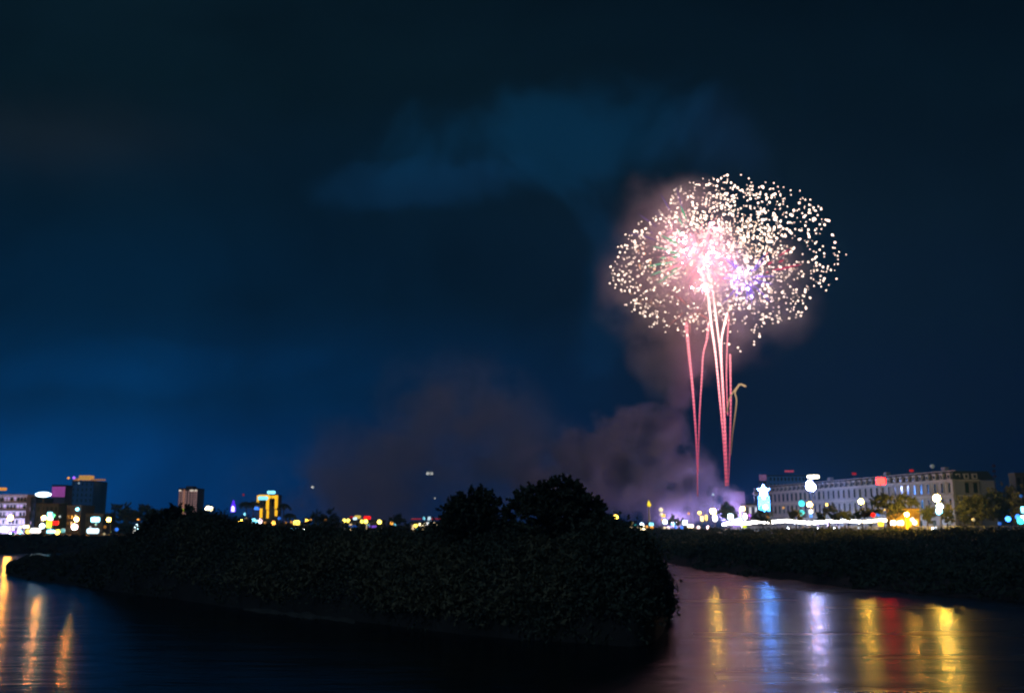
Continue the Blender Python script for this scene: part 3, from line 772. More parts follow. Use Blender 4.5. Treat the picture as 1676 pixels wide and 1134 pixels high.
LAMPS = [
 # brightest promenade lamps
 ('L', 1533, 815, 285, .95, 'amber', 420, 'brightest amber street lamp of all, tall in front of the right part of the hotel', GH),
 ('L', 1409, 820.5, 318, .72, 'amber', 330, 'amber street lamp left of the entrance canopy, below the hotel windows', GH),
 ('L', 1325, 825.5, 348, .80, 'orange', 170, 'orange street lamp straight below the white and blue roof sign', GH),
 ('L', 1353, 825.5, 372, .38, 'amber', 12, 'small dim amber lamp between the two brighter hotel lamps', GH),
 ('L', 1215.5, 832, 395, .75, 'orange', 120, 'orange street lamp just right of the round dark tree', GH),
 ('L', 1167, 836.5, 430, 1.05, 'amber', 300, 'bright amber street lamp just left of the round dark tree', GH),
 ('L', 1145, 839, 440, .62, 'amber', 12, 'dimmer amber lamp beside the bright one, in the smoke', GH),
 ('L', 1127, 840, 440, .42, 'orange', 1.6, 'faint orange lamp blurred in the smoke, left of two amber ones', GH),
 # left bank
 ('L', 17, 847, 420, .95, 'orange', 260, 'bright amber street lamp in front of the pale lilac office block', GL),
 ('L', 72, 847.5, 420, .8, 'orange', 380, 'orange street lamp touching the cyan and green lights', GL),
 ('L', 125, 849.5, 420, .8, 'orange', 380, 'amber street lamp right above the pink globe', GL),
 ('L', 178, 850, 420, .85, 'amber', 50, 'amber street lamp standing alone right of the wide cyan signs', GL),
 ('L', 226, 850.5, 420, .5, 'orange', 2, 'dim orange street lamp nearest the island thicket', GL),
 ('S', 71, 809, 440, 26, 8, 'ice', 6, 'large blazing white rooftop sign left of the magenta panel', None),
 ('G', 112, 782, 745, .9, 'orange', 1.3, 'dull orange roof light at the left of the dark tower crown', None),
 ('G', 121, 781.5, 744, 1.0, 'violet', 2.2, 'pale violet roof light in the dark tower crown', None),
 ('G', 129, 790.5, 742, .7, 'ice', .5, 'faint grey white light just under the dark tower crown', None),
 ('S', 4, 800, 468, 14, 5, 'orange', .6, 'dull orange strip sign on the roof of the lilac office block', None),
 ('S', 7, 866, 405, 11, 7, 'ice', 5, 'white blue sign at the foot of the lilac office block', GL),
 ('S', 21, 870, 405, 12, 3, 'violet', 1.2, 'low violet strip between two white blue lights on the left shore', GL),
 ('G', 33, 870.5, 405, .7, 'cyan', 5, 'single cyan globe right of the low violet strip', GL),
 ('G', 34, 862, 408, .55, 'cream', 2, 'pale cream globe above the single cyan globe', GL),
 ('S', 43, 861.5, 408, 9, 5, 'cream', 4, 'wide cream sign right of the pale cream globe', GL),
 ('G', 45.5, 869.5, 405, .8, 'yellow', 4, 'pale yellow globe left of the widest low white sign', GL),
 ('S', 58, 868, 404, 17, 8, 'white', 2.2, 'widest low white sign on the left shore, below the first lamps', GL),
 ('G', 69, 860.5, 408, 1.0, 'ice', 10, 'ice white globe above the right end of the widest white sign', GL),
 ('S', 81.5, 841, 415, 7, 6, 'cyan', 6, 'cyan box at the top of the stacked cyan and yellow lights', GL),
 ('S', 82, 848.5, 415, 7, 6, 'ice', 10, 'ice white box between the cyan box and the yellow upright sign', GL),
 ('G', 87.5, 843.5, 416, .7, 'green', 3, 'green globe at the upper right of the stacked lights', GL),
 ('S', 80.5, 857, 410, 8, 13, 'lime', 1.8, 'upright yellow green sign in the left light cluster', GL),
 ('S', 90.5, 855.5, 411, 10, 6, 'red', 2.4, 'orange red sign right of the upright yellow green sign', GL),
 ('S', 83, 869.5, 404, 12, 5, 'cyan', 6, 'wide cyan sign below the upright yellow green sign', GL),
 ('G', 94, 870.5, 404, 1.0, 'yellow', 6, 'yellow globe right of the wide cyan sign', GL),
 ('G', 103, 868, 408, 1.0, 'cyan', .35, 'dull cyan globe, first dim one right of the yellow globe', GL),
 ('G', 98, 845, 440, .45, 'ice', .8, 'tiny grey white light right of the green globe', GL),
 ('G', 126.5, 833, 448, .75, 'cyan', 7, 'cyan white globe high above the brown shophouse lamp', GL),
 ('G', 122, 862, 408, 1.25, 'pink', 9, 'large pink white globe below an amber street lamp', GL),
 ('S', 156, 850, 450, 14, 8, 'cyan', 6, 'upper of two wide bright cyan signs on the left shore', GL),
 ('S', 152, 868.5, 404, 19, 8, 'ice', 2.5, 'lower and wider of two bright cyan signs on the left shore', GL),
 ('G', 157, 858, 430, .5, 'cyan', .6, 'faint cyan ring light between the two wide cyan signs', GL),
 ('G', 172, 862, 410, .6, 'orange', .25, 'very dim reddish light under the lone amber street lamp', GL),
 ('G', 191, 866, 405, .7, 'blue', 1.2, 'dim blue globe halfway between the wide sign and the last cluster', GL),
 ('G', 224, 861.5, 402, 1.0, 'ice', 8, 'top white cyan globe of the cluster beside the island thicket', GL),
 ('G', 220.5, 869.5, 402, 1.0, 'white', 7, 'lower white globe of the cluster beside the island thicket', GL),
 ('G', 229, 866, 402, .8, 'cyan', 3.5, 'right cyan globe of the cluster beside the island thicket', GL),
 ('G', 170, 880.5, 390, .45, 'cream', .5, 'tiny pale ring light low on the left bank slope', GL),
 ('G', 20, 880, 392, .7, 'green', .04, 'faint green light low on the bank below the lilac block', GL),
 # around tower and amber frame
 ('G', 298, 835, 600, 1.15, 'lime', .6, 'lime green light at the foot of the pinkish tower', None),
 ('S', 342, 832, 500, 13, 8, 'cream', 9, 'oval cream white sign right of the pinkish tower', None),
 ('G', 337, 853, 440, .8, 'orange', 7, 'orange lamp below the oval cream sign', GM),
 ('G', 373, 853.5, 440, .65, 'orange', 1.0, 'dim orange lamp below left of the violet bottle sign', GM),
 ('L', 393.6, 853.5, 430, .95, 'amber', 40, 'brightest amber lamp below right of the violet bottle sign', GM),
 ('G', 381, 866, 404, .65, 'blue', 2.5, 'blue globe alone at the left of the blue dotted row', GC),
 ('G', 401, 841, 440, .65, 'cyan', 2.0, 'small cyan light under the leftmost palm', GM),
 ('G', 402.5, 848, 440, .5, 'cream', .25, 'faint brownish ring light under the small cyan light', GM),
 ('G', 398.5, 809.5, 800, .9, 'red', .25, 'faint red beacon in the sky left of the amber frames', None),
 ('S', 444, 805.5, 438, 13, 5, 'cyan', 2.2, 'cyan sign on top of the amber framed building', None),
 ('S', 430.5, 815, 438, 16, 6, 'cyan', 1.4, 'pale blue band sign inside the amber frames', None),
 ('S', 420.5, 831.5, 438, 8, 5, 'blue', 1.6, 'blue sign at the lower left of the amber frames', None),
 ('G', 415, 851.5, 425, .9, 'cyan', 3, 'cyan blue globe below the left amber frame', GM),
 ('G', 421, 854.5, 424, .9, 'cyan', 6, 'brighter cyan globe beside the pinkish one below the frames', GM),
 ('G', 425.5, 852.5, 425, 1.0, 'pink', 5, 'pinkish white globe below the left amber frame', GM),
 ('G', 434, 855.5, 425, .55, 'orange', .9, 'dim orange ring light below the middle amber frame', GM),
 ('G', 447.5, 855.5, 425, .85, 'orange', 6, 'orange globe below the right amber frame', GM),
 ('G', 457, 848, 430, .7, 'blue', .7, 'dim blue globe right of the amber frames', GM),
 ('G', 468, 854.5, 430, .45, 'orange', .4, 'faint brown light under the shortest palm', GM),
 ('G', 476, 854, 430, .55, 'orange', 1.0, 'small orange light left of the wide yellow one', GM),
 ('S', 485.5, 855, 428, 10, 6.5, 'yellow', 5, 'wide yellow light right of the shortest palm', GM),
 ('G', 502.5, 851.3, 440, .75, 'amber', 7, 'amber lamp left of the lone dark tree', GM),
 ('G', 508.5, 851, 440, .6, 'orange', 1.2, 'dim orange lamp touching the amber one left of the lone tree', GM),
 ('G', 408.5, 866, 404, .75, 'cyan', 5, 'first bright blue white globe of the dotted row', GC),
 ('G', 412.5, 868.5, 404, .5, 'cream', .3, 'faint grey ring light in the dotted row', GC),
 ('G', 418.5, 867, 404, .6, 'yellow', 1.2, 'dull yellow globe in the dotted row', GC),
 ('G', 424, 868, 403, .85, 'pink', 5, 'pale pink white globe in the dotted row', GC),
 ('S', 430.5, 866, 404, 7, 6, 'cyan', 8, 'brightest cyan box of the dotted row', GC),
 ('G', 443, 868.5, 404, .6, 'violet', .25, 'faint mauve light in the dotted row', GC),
 ('G', 448, 866, 404, .7, 'blue', 1.0, 'deep blue globe in the middle of the dotted row', GC),
 ('G', 457.5, 868.5, 404, .5, 'orange', .4, 'faint brown ring light in the dotted row', GC),
 ('G', 465, 866, 404, .7, 'cyan', 1.0, 'dim cyan globe right of the faint brown ring', GC),
 ('G', 477, 866, 404, .9, 'cyan', 7, 'larger of the last two cyan globes of the dotted row', GC),
 ('G', 487, 866, 404, .8, 'cyan', 3, 'last cyan globe before the white one ending the row', GC),
 ('G', 499, 869, 402, 1.0, 'white', 9, 'white globe ending the dotted row below the amber lamp', GC),
 ('G', 533, 851, 395, .5, 'orange', .15, 'dull reddish light inside the lone dark tree', GM),
 ('G', 563.5, 851.5, 430, .75, 'yellow', 5, 'first yellow lamp right of the lone dark tree', GM),
 ('G', 570, 851.7, 430, .75, 'yellow', 5, 'second yellow lamp right of the lone dark tree', GM),
 ('S', 576, 846, 446, 6, 3, 'red', .35, 'faint red sign left of the grey white and mustard ones', None),
 ('S', 581, 848.5, 444, 6, 4, 'ice', 1.6, 'small ice blue sign touching the mustard sign', None),
 ('S', 585.5, 845.7, 446, 10, 5, 'yellow', .7, 'mustard yellow sign on the riverside restaurant', None),
 ('S', 601, 847, 446, 11, 5, 'red', 1.6, 'bright red sign on the riverside restaurant', None),
 ('G', 592.5, 853, 430, .75, 'yellow', 4, 'left yellow lamp of the pair under the red sign', GM),
 ('G', 598.7, 853, 430, .8, 'yellow', 6, 'right yellow lamp of the pair under the red sign', GM),
 ('G', 621, 854, 430, .9, 'yellow', 7, 'yellow lamp alone between the red sign and the small round tree', GM),
 ('G', 641, 856, 405, .6, 'orange', 3, 'orange lamp in front of the small round tree', GM),
 ('G', 646, 859, 404, .6, 'cyan', .8, 'cyan blue lamp in front of the small round tree', GM),
 ('G', 602.5, 859.5, 420, .6, 'cyan', .5, 'faint cyan light under the pair of yellow lamps', GM),
 ('S', 575, 861, 425, 20, 3, 'blue', .35, 'dim deep blue strip under the first yellow lamps', None),
 ('S', 609, 861.5, 425, 16, 3.5, 'violet', .6, 'dim violet strip under the red sign', None),
 ('G', 680.5, 860, 430, .8, 'yellow', 5, 'yellow lamp at the left of the white pavilion', GM),
 ('S', 690, 858, 430, 9, 4.5, 'cream', 3, 'wide cream light beside the left pavilion lamp', GM),
 ('S', 697.5, 857, 430, 6, 4, 'white', 1.8, 'pale white light in the middle of the pavilion', GM),
 ('S', 694.5, 848, 440, 4, 5, 'cyan', 1.0, 'small pale cyan sign above the pavilion, left one', None),
 ('S', 702.5, 851, 440, 5, 11, 'ice', 1.0, 'upright pale cyan sign above the pavilion', None),
 ('S', 713, 857, 430, 8, 4, 'cream', 2.2, 'cream light right of the upright pavilion sign', GM),
 ('G', 721, 859.5, 430, .8, 'yellow', 5, 'yellow lamp at the right of the white pavilion', GM),
 ('G', 684, 865.5, 420, .6, 'teal', .25, 'faint teal light under the left pavilion lamp', GM),
 # seen through the island trees
 ('G', 826, 852, 430, .8, 'yellow', 6, 'yellow lamp seen through the gap between the two big island trees', GM),
 ('G', 825.5, 860.5, 430, .75, 'cyan', 2.5, 'cyan lamp straight below the yellow one in the tree gap', GM),
 ('G', 835, 842.5, 440, .6, 'ice', .4, 'faint grey white light at the top of the tree gap', GM),
 ('S', 985.5, 838.5, 430, 4.5, 9, 'amber', 4, 'upright double amber light at the right edge of the tallest island tree', GM),
 ('G', 1008, 846, 430, 1.0, 'amber', 9, 'amber lamp in open sky right of the tallest island tree', GM),
 ('G', 962, 848.5, 430, .5, 'orange', 1.0, 'dim orange light glimpsed inside the tallest island tree', GM),
 # river bend
 ('G', 1031.5, 861, 430, .95, 'cream', 4, 'cream yellow lamp leftmost in the bend cluster', GB),
 ('G', 1033.5, 855.5, 432, .6, 'yellow', 1.5, 'dull yellow lamp above the leftmost bend lamp', GB),
 ('G', 1040, 859.5, 432, .5, 'teal', .5, 'faint teal light between two brighter bend lamps', GB),
 ('G', 1050.5, 858, 430, .8, 'ice', 5, 'ice white lamp above a pair of cream ones at the bend', GB),
 ('G', 1046, 865, 425, .9, 'cream', 4, 'left cream lamp of the low pair at the bend', GB),
 ('G', 1053, 863.5, 426, .9, 'cream', 5, 'right cream lamp of the low pair at the bend', GB),
 ('G', 1059, 861.5, 430, .5, 'orange', 1.2, 'small orange lamp right of the low cream pair', GB),
 ('S', 1066, 857.5, 430, 7, 5, 'cyan', 2.2, 'cyan sign above the salmon lamp at the bend', GB),
 ('G', 1067, 863, 428, .7, 'orange', 1.8, 'salmon orange lamp below the small cyan sign', GB),
 ('G', 1082, 834, 432, .85, 'cream', 1.6, 'pale yellow lamp at the top of the stacked bend lights', GB),
 ('G', 1082.5, 841.5, 432, .65, 'cream', 1.2, 'pale lamp in the middle of the stacked bend lights', GB),
 ('S', 1086, 843.5, 432, 6, 5, 'amber', 1.2, 'amber box touching the middle of the stacked bend lights', GB),
 ('G', 1083.5, 850.5, 432, .5, 'amber', .6, 'dim amber light at the foot of the stacked bend lights', GB),
 ('G', 1088.5, 853.5, 430, .9, 'ice', 8, 'ice white globe below the stacked bend lights', GB),
 ('G', 1088, 865.5, 428, .6, 'cream', 1.6, 'left of two small cream lights low under the ice white globe', GB),
 ('G', 1093.5, 865.5, 428, .65, 'cream', 1.8, 'right of two small cream lights low under the ice white globe', GB),
 ('S', 1101.5, 857, 436, 7, 3.5, 'cyan', .9, 'small pale cyan strip light right of the ice white globe', GB),
 ('G', 1106, 862, 430, .6, 'blue', 1.2, 'deep blue light right of the low cream pair', GB),
 ('G', 1116, 863.5, 430, .6, 'blue', 2.0, 'sky blue light below left of the big cyan white sign', GB),
 ('S', 1121, 855, 432, 7, 6.5, 'ice', 7, 'big cyan white sign left of the smoke base', GB),
 ('S', 1130, 860.5, 430, 9, 5, 'cream', 6, 'wide white light just right of the big cyan white sign', GB),
 ('G', 1143, 863, 430, .7, 'pink', 3, 'left pinkish white lamp on the bank edge in the smoke', GB),
 ('G', 1159, 863, 428, .75, 'pink', 4, 'right pinkish white lamp on the bank edge in the smoke', GB),
 ('S', 1149, 848.5, 438, 5, 8, 'cream', 1.4, 'upright cream window light in the smoke under an amber lamp', GB),
 ('S', 1156, 847, 440, 4, 9, 'cream', .35, 'faint upright pale light in the smoke beside the cream one', GB),
 ('S', 1170, 848, 425, 7.5, 9.5, 'white', 9, 'oval white light straight below the bright amber lamp by the round tree', GR),
 ('G', 1167, 809, 470, .6, 'ice', .7, 'small grey white light high in the smoke above the amber lamp', None),
 ('S', 1195.5, 845.5, 396, 8, 9, 'ice', 8, 'blue white slanted sign in front of the round dark tree', GR),
 ('S', 1219.5, 845, 390, 6, 10, 'white', 9, 'upright oval white light under the orange lamp right of the round tree', GR),
 ('S', 1227, 845, 400, 5, 10, 'violet', .5, 'dim upright violet light beside the upright white oval', GR),
 ('G', 1211, 850.5, 392, .8, 'cyan', 9, 'cyan white globe just above the left end of the light band', GR),
 ('G', 1203, 852.5, 394, .7, 'ice', 8, 'ice white globe between the slanted sign and the light band', GR),
 ('S', 1218.5, 861.5, 383, 6, 4, 'lime', 1.6, 'lime yellow panel below the left light band', GR),
 ('G', 1257.5, 845, 378, .55, 'orange', .5, 'dim orange lamp in the tree under the blue star', GR),
 ('G', 1282, 830.5, 400, .5, 'orange', .4, 'faint orange lamp on the hotel wall right of the star', GR),
 ('G', 1312, 823.5, 366, 1.1, 'teal', 2.2, 'upper mint green globe left of the orange hotel lamp', GR),
 ('G', 1312, 839, 362, 1.1, 'teal', 1.0, 'lower mint green globe left of the orange hotel lamp', GR),
 ('S', 1327.5, 837, 350, 6, 6, 'ice', 3, 'blue white box below the orange hotel lamp', GR),
 ('S', 1327.5, 843.5, 350, 5, 6, 'blue', 1.5, 'deep blue box below the blue white one', GR),
 ('S', 1331, 780, 396, 19, 5, 'cream', 9, 'thin cream white bar sign standing on the hotel roof', None),
 ('S', 1398, 775, 420, 7, 4, 'red', .18, 'dim red strip on the roof of the hotel, left of the red sign', None),
 ('S', 1441.5, 787, 352, 15, 11, 'red', 26, 'glowing red sign on the hotel roof edge', None),
 ('S', 1492, 770, 365, 6, 3.5, 'red', .3, 'small dull pink red strip above the hotel roof', None),
 ('G', 1526, 763, 362, .8, 'ice', .06, 'faint grey finial light above the hotel roof', None),
 ('G', 1429, 842.5, 312, .7, 'red', 2.0, 'small red lamp between the entrance tree and the amber lit tree', GR),
 ('G', 1437.5, 841.5, 312, .55, 'blue', 1.2, 'small blue lamp right of the small red lamp', GR),
 ('G', 1538, 828.5, 288, .95, 'ice', 9, 'upper ice white globe under the brightest street lamp', GR),
 ('G', 1537, 836.5, 288, .9, 'cyan', 8, 'lower cyan globe under the brightest street lamp', GR),
 ('S', 1441.5, 857, 300, 9, 8, 'amber', 1.8, 'amber box below the right light band', GR),
 ('S', 1462, 855.5, 300, 8, 7, 'white', 7, 'white light left of the bright amber pillar', GR),
 ('S', 1474, 855.5, 300, 9, 7, 'ice', 4, 'bluish white light touching the bright amber pillar', GR),
 ('G', 1497, 855, 300, .65, 'ice', 4, 'bluish white globe right of the bright amber pillar', GR),
 ('G', 1493, 850, 301, .6, 'pink', 3, 'pale pink globe upper right of the bright amber pillar', GR),
 ('G', 1593, 850, 282, .45, 'cream', .5, 'pale grey globe alone in front of the dark end wing tree', GR),
 ('G', 1650, 849, 280, .75, 'blue', 7, 'bright blue globe left of the teal lights', GR),
 ('G', 1636, 856.5, 280, .5, 'blue', .5, 'faint blue ring light left of the bright blue globe', GR),
 ('G', 1666, 845.5, 280, .7, 'blue', 3, 'blue ring light nearest the teal lights', GR),
 ('G', 1670.5, 852, 279, .95, 'teal', 3.5, 'teal globe lowest at the right picture edge', GR),
 ('S', 1675, 834, 282, 7, 10, 'cyan', 4, 'cyan sign highest at the right picture edge', GR),
 ('S', 1676, 848, 280, 9, 9, 'ice', 9, 'ice white sign at the right picture edge beside the teal globe', GR),
 ('G', 1671, 811.5, 290, .5, 'blue', .2, 'faint blue light high in the tree at the right edge', GR),
 # lights in the sky
]
for t in LAMPS:
    if t[0] == 'L': street_lamp(*t[1:])
    elif t[0] == 'G': globe_lamp(*t[1:])
    else: lit_sign(*t[1:9], group=t[9], shape='oval' if ('oval' in t[8] or 'blazing' in t[8]) else 'box')
def distant(px, py, Y, r, n, label):
    p = at(px, py, Y); root = empty('aircraft', p, label, 'aircraft light')
    MB().tube([(-2.2, 0, .6), (-1, 0, .6), (1.6, 0, .6), (2.4, 0, .75)], [.1, .32, .32, .12], 8).build('body', metal, root)
    MB().box((0, 0, .62), (.7, 5, .08)).build('wing', metal, root)
    for k in range(n): MB().ball(((k - (n - 1) / 2) * 3.6, 0, 0), r, 8, 6).build('light', glow('aircraft_light', (.8, .82, .75), 1.6, False), root)
distant(703.5, 774.5, 900, 1.5, 2, 'pair of touching pale lights low in the open sky above the white pavilion')
distant(511.5, 797, 900, 1.2, 1, 'single faint pale speck of light in the sky above the lone dark tree')
distant(711.5, 815, 1100, .8, 1, 'barely visible pale speck left of the shorter island tree')
# neon bottle sign
bs = empty('neon_sign', (X(380, 470), 470, CZ), 'bottle shaped violet and white neon sign standing in the dark', 'neon sign')
h0 = Z(838, 470) - CZ; k = 470 / F
prof = [(-4, 0), (4, 0), (4.2, 6), (3.2, 12), (1.6, 15), (1.6, 19), (-1.6, 19), (-1.6, 15), (-3.2, 12), (-4.2, 6)]
MB().prism([(x * k, h0 + z * k) for x, z in prof], .0, .3).build('violet_panel', glow('violet_neon', (.09, .02, 1), 1.2), bs)
MB().prism([(x * k * .62, h0 + k * 1.2 + z * k * .62) for x, z in prof[:4] + prof[7:]], -.25, -.02).build('white_outline', glow('lilac_neon', (.75, .7, 1), 2.2), bs)
MB().tube([(0, .15, 0), (0, .15, h0)], .12, 6).build('post', metal, bs)
# yellow flame topped column
fc = empty('monument', (X(1063, 450), 450, CZ), 'slim column topped by a yellow flame shaped light at the river bend', 'monument')
h = Z(828, 450) - CZ; k = 450 / F
MB().tube([(0, 0, 0), (0, 0, h)], [.6, .3], 8).build('column', mat('cream_stone', (.5, .45, .36)), fc)
MB().tube([(0, 0, h - .1), (.1, 0, h + 2.2 * k), (-.1, 0, h + 5 * k), (-.4 * k, 0, h + 9.5 * k)], [2.4 * k, 3.3 * k, 2.0 * k, .1], 8).build('flame', glow('flame_yellow', (1, .75, .03), 1.2), fc)
# blue star monument
sm = empty('star_monument', (X(1250, 400), 400, GZ), 'blazing blue white star figure above a hanging curtain of blue lights', 'light sculpture')
k = 400 / F; o = Vector((X(1250, 400), 400, GZ))
def L2(px, py): q = at(px, py, 400); return (q.x - o.x, q.z - GZ)
star = []
cx, cz = L2(1249.5, 803)
for i in range(10):
    a = math.pi / 2 + i * math.pi / 5; r = (10.5 if i % 2 == 0 else 5.2) * k
    star.append((cx + r * math.cos(a), cz + r * math.sin(a)))
bw = glow('blue_white_neon', (.10, .30, 1), 80)
MB().prism(star, -.3, .3).build('star', bw, sm)
MB().ball((cx, -.1, cz - 7 * k), (3.4 * k, .5, 6 * k), 12, 8).build('star_body', bw, sm)
for i in range(7):
    xx, zt = L2(1242 + i * 2.7, 812 + (i % 2) * 1.5); _, zb = L2(1250, 834 + (i * 5 % 4))
    MB().tube([(xx, 0, zt), (xx, 0, zb)], .55 * k, 5).build('light_strand', glow('strand_blue', (.06, .38, 1), 26), sm)
xx, zz = L2(1252.5, 829.5)
MB().ball((xx, -.4, zz), (3.6 * k, .4, 4 * k), 10, 7).build('spot_panel', glow('strand_white', (.6, .8, 1), 9), sm)
MB().tube([(0, .5, 0), (0, .5, cz)], .25, 8).build('mast', metal, sm)
# roof emblem
em = empty('roof_emblem', (X(1330, 392), 392, GZ), 'rounded blue white glowing emblem below the bar sign on the hotel roof', 'lit sign')
k = 392 / F; hz = Z(796, 392) - GZ
MB().ball((-1.0 * k, 0, hz + 1.5 * k), (6.3 * k, .4, 8 * k), 14, 8).ball((3.5 * k, -.1, hz - 1 * k), (4.6 * k, .4, 6 * k), 12, 8).build('emblem', glow('emblem_blue_white', (.34, .42, 1), 150), em)
MB().tube([(0, .6, 0), (0, .6, hz)], .2, 6).build('post', metal, em)
# amber kiosk
ki = empty('kiosk', (X(1488, 306), 306, GZ), 'amber lit kiosk under the large tree beside the bright pillar', 'kiosk')
k = 306 / F; kw = 48 * k; kh = Z(832, 306) - GZ
MB().box((-1, 1.5, kh / 2), (kw, 3, kh)).build('wall', mat('amber_lit_wall', (.62, .42, .12), .8, .3, .8), ki)  # warm lamp light on the front is put into the wall colour
MB().box((-1, 1.2, kh + .1), (kw + 1, 4.4, .22)).build('roof', slate, ki)
for i in range(4): MB().box((0, 0, 0), (1.1, .12, 2.2)).build('window', glow('kiosk_window', (1, .5, .05), 1.5, False), ki, (-4.2 + i * 2.2, -.05, 2.2))
pl_ = empty('light_pillar', (X(1485.5, 296), 296, GZ), 'bright solid amber yellow pillar in front of the kiosk', 'light pillar')
k = 296 / F; ph = Z(844, 296) - GZ
MB().box((0, 0, ph / 2), (5.2 * k, .7, ph)).build('shaft', glow('pillar_amber', (1, .55, .01), 1.6), pl_)
MB().box((0, 0, .1), (7 * k, 1.2, .2)).build('base', metal, pl_)
MB().ball((0, 0, ph + .35), .62, 10, 7).build('lamp_globe', glow('pillar_lamp', (1, .5, .06), 300), pl_)

# ------------------------------------------------------------------ fireworks
FY = 455.0
def sparkmat(name, col, s):
    return glow(name, col, s, True)
ico = MB().ball((0, 0, 0), 1.0, 6, 4)
spark_me = {}
def burst(label, cpx, cpy, Y, rpx, n, col, s, size, squash=.92, inner=.0, droop=.08, seed=1, name='firework_burst', sector=None):
    rg = np.random.default_rng(seed); c = at(cpx, cpy, Y); k = Y / F; R = rpx * k
    root = empty(name, c, label, 'firework', 'bursts of the fireworks display')
    m = sparkmat('spark_%d' % seed, col, s)
    pos = []
    while len(pos) < n:
        d = rg.normal(size=3); d /= np.linalg.norm(d)
        if sector and not sector(d): continue
        r = R * (rg.uniform(.84, 1.06) if rg.random() > inner else rg.uniform(.35, .9))
        # sparks travel in short arcs and clusters
        p = d * r * np.array([1, 1, squash]); p[2] -= droop * R * (r / R) ** 2 * rg.uniform(.5, 1.2)
        pos.append((p, size * min(1.5, rg.lognormal(-.08, .34))))
        if rg.random() < .25:
            for _ in range(rg.integers(1, 3)):
                if len(pos) < n: pos.append((p * rg.uniform(.93, 1.03) + rg.normal(size=3) * R * .04, size * rg.uniform(.35, .9)))
    pos.sort(key=lambda q: -q[1])
    me = None
    for p, sz in pos[:98]:
        if me is None:
            o = MB().ball((0, 0, 0), 1.0, 6, 4).build('spark', m, root, p); me = o.data
        else:
            o = bpy.data.objects.new('spark', me); COL.objects.link(o); o.parent = root; o.location = p
        o.scale = (sz, sz, sz)
    mb = MB()
    for p, sz in pos[98:]:
        mb.add([(v[0] * sz + p[0], v[1] * sz + p[1], v[2] * sz + p[2]) for v in ico.v], ico.f)
    if len(pos) > 98: mb.build('small_sparks', m, root)['kind'] = 'stuff'
    return root
WS = (1, .74, .60)
burst('widest ball of cream white sparks, reaching farthest right', 1238, 408, 470, 132, 900, WS, 4.0, .37, .90, .28, seed=1)
burst('ball of cream white sparks at the left of the display, thinner and lower', 1118, 436, 440, 119, 820, (1, .74, .58), 3.4, .33, .84, .25, seed=2)
burst('dense topmost ball of cream white sparks over the pink core', 1176, 376, 455, 102, 760, WS, 4.0, .36, .95, .3, seed=3)
burst('dull amber inner ball of small sparks behind the left sparks', 1120, 450, 480, 92, 260, (1, .48, .22), 1.1, .40, .85, .3, seed=4)
burst('inner ball of tiny cream sparks right of the pink core', 1205, 430, 485, 96, 520, (1, .70, .5), 1.5, .34, .85, .45, seed=5)
burst('few scattered cream sparks falling lowest among the rising trails', 1190, 500, 452, 74, 70, WS, 3.6, .36, .95, .1, seed=6)
def rays(label, cpx, cpy, Y, r0, r1, n, mat_, wpx, seed, sector=None, core=None, stars=0):
    rg = np.random.default_rng(seed); c = at(cpx, cpy, Y); k = Y / F
    root = empty('firework_rays', c, label, 'firework', 'coloured rays of the fireworks display')
    i = 0
    while i < n:
        d = rg.normal(size=3); d /= np.linalg.norm(d)
        if sector and not sector(d): continue
        a = r0 * rg.uniform(.8, 1.3) * k; b = r1 * rg.uniform(.6, 1.15) * k
        d = Vector(d); pts = []
        for t in np.linspace(0, 1, 7):
            r = a + (b - a) * t; pts.append(d * r + Vector((0, 0, -.03 * (r / k) ** 2 / r1 * k)))
        w_ = wpx * k / 2
        MB().tube(pts, [w_ * f for f in (.25, .6, .9, 1, .9, .6, .15)], 5).build('ray', mat_, root); i += 1
    for q in range(stars):
        d = rg.normal(size=3); d *= rg.uniform(.25, 1) ** .6 / np.linalg.norm(d) * r1 * (.62 if stars < 10 else .95) * k
        MB().ball((0, 0, 0), core[0] * rg.uniform(.6, 1.2), 8, 6).build('bright_star', core[1], root, Vector(d))
    if core and not stars:
        MB().ball((0, 0, 0), core[0], 12, 8).build('core', core[1], root, smooth=True)
    return root
PINK = (1, .42, .40)
rays('pink rays shooting out round the blazing core of the display', 1148, 424, 450, 17, 68, 74, glow('pink_ray', (1, .36, .44), 1.15), 1.5, 21, core=(.38, glow('firework_core', (1, .40, .56), 430)), stars=30)
rays('pale green rays on the left flank of the display', 1146, 420, 446, 56, 88, 22, glow('green_ray', (.16, .75, .42), .5, False), 3.2, 22, lambda d: d[0] < -.25 and abs(d[1]) < .75 and d[2] > -.45)
rays('violet blue rays on the right flank of the display', 1222, 455, 448, 16, 54, 24, glow('violet_ray', (.34, .22, 1), .42, False), 2.5, 23, lambda d: abs(d[1]) < .8 and d[2] < .8, core=(.40, glow('added_violet_stars', (.52, .36, 1), 420)), stars=6)  # bright stars added to throw blue-violet light on the smoke
rays('short red rays at the right of the violet ones', 1226, 452, 452, 48, 78, 8, glow('red_ray', (1, .06, .18), .35, False), 3.0, 24, lambda d: d[0] > .6 and d[2] > -.1 and abs(d[1]) < .6)
rays('few long mauve rays above the left sparks', 1140, 420, 452, 80, 118, 9, glow('mauve_ray', (.35, .25, .6), .3, False), 2.2, 25, lambda d: d[0] < -.2 and d[2] > .2 and abs(d[1]) < .5)
rays('salmon rays low under the core between the rising trails', 1128, 505, 458, 10, 42, 14, glow('salmon_ray', (1, .35, .3), .4, False), 2.2, 26)

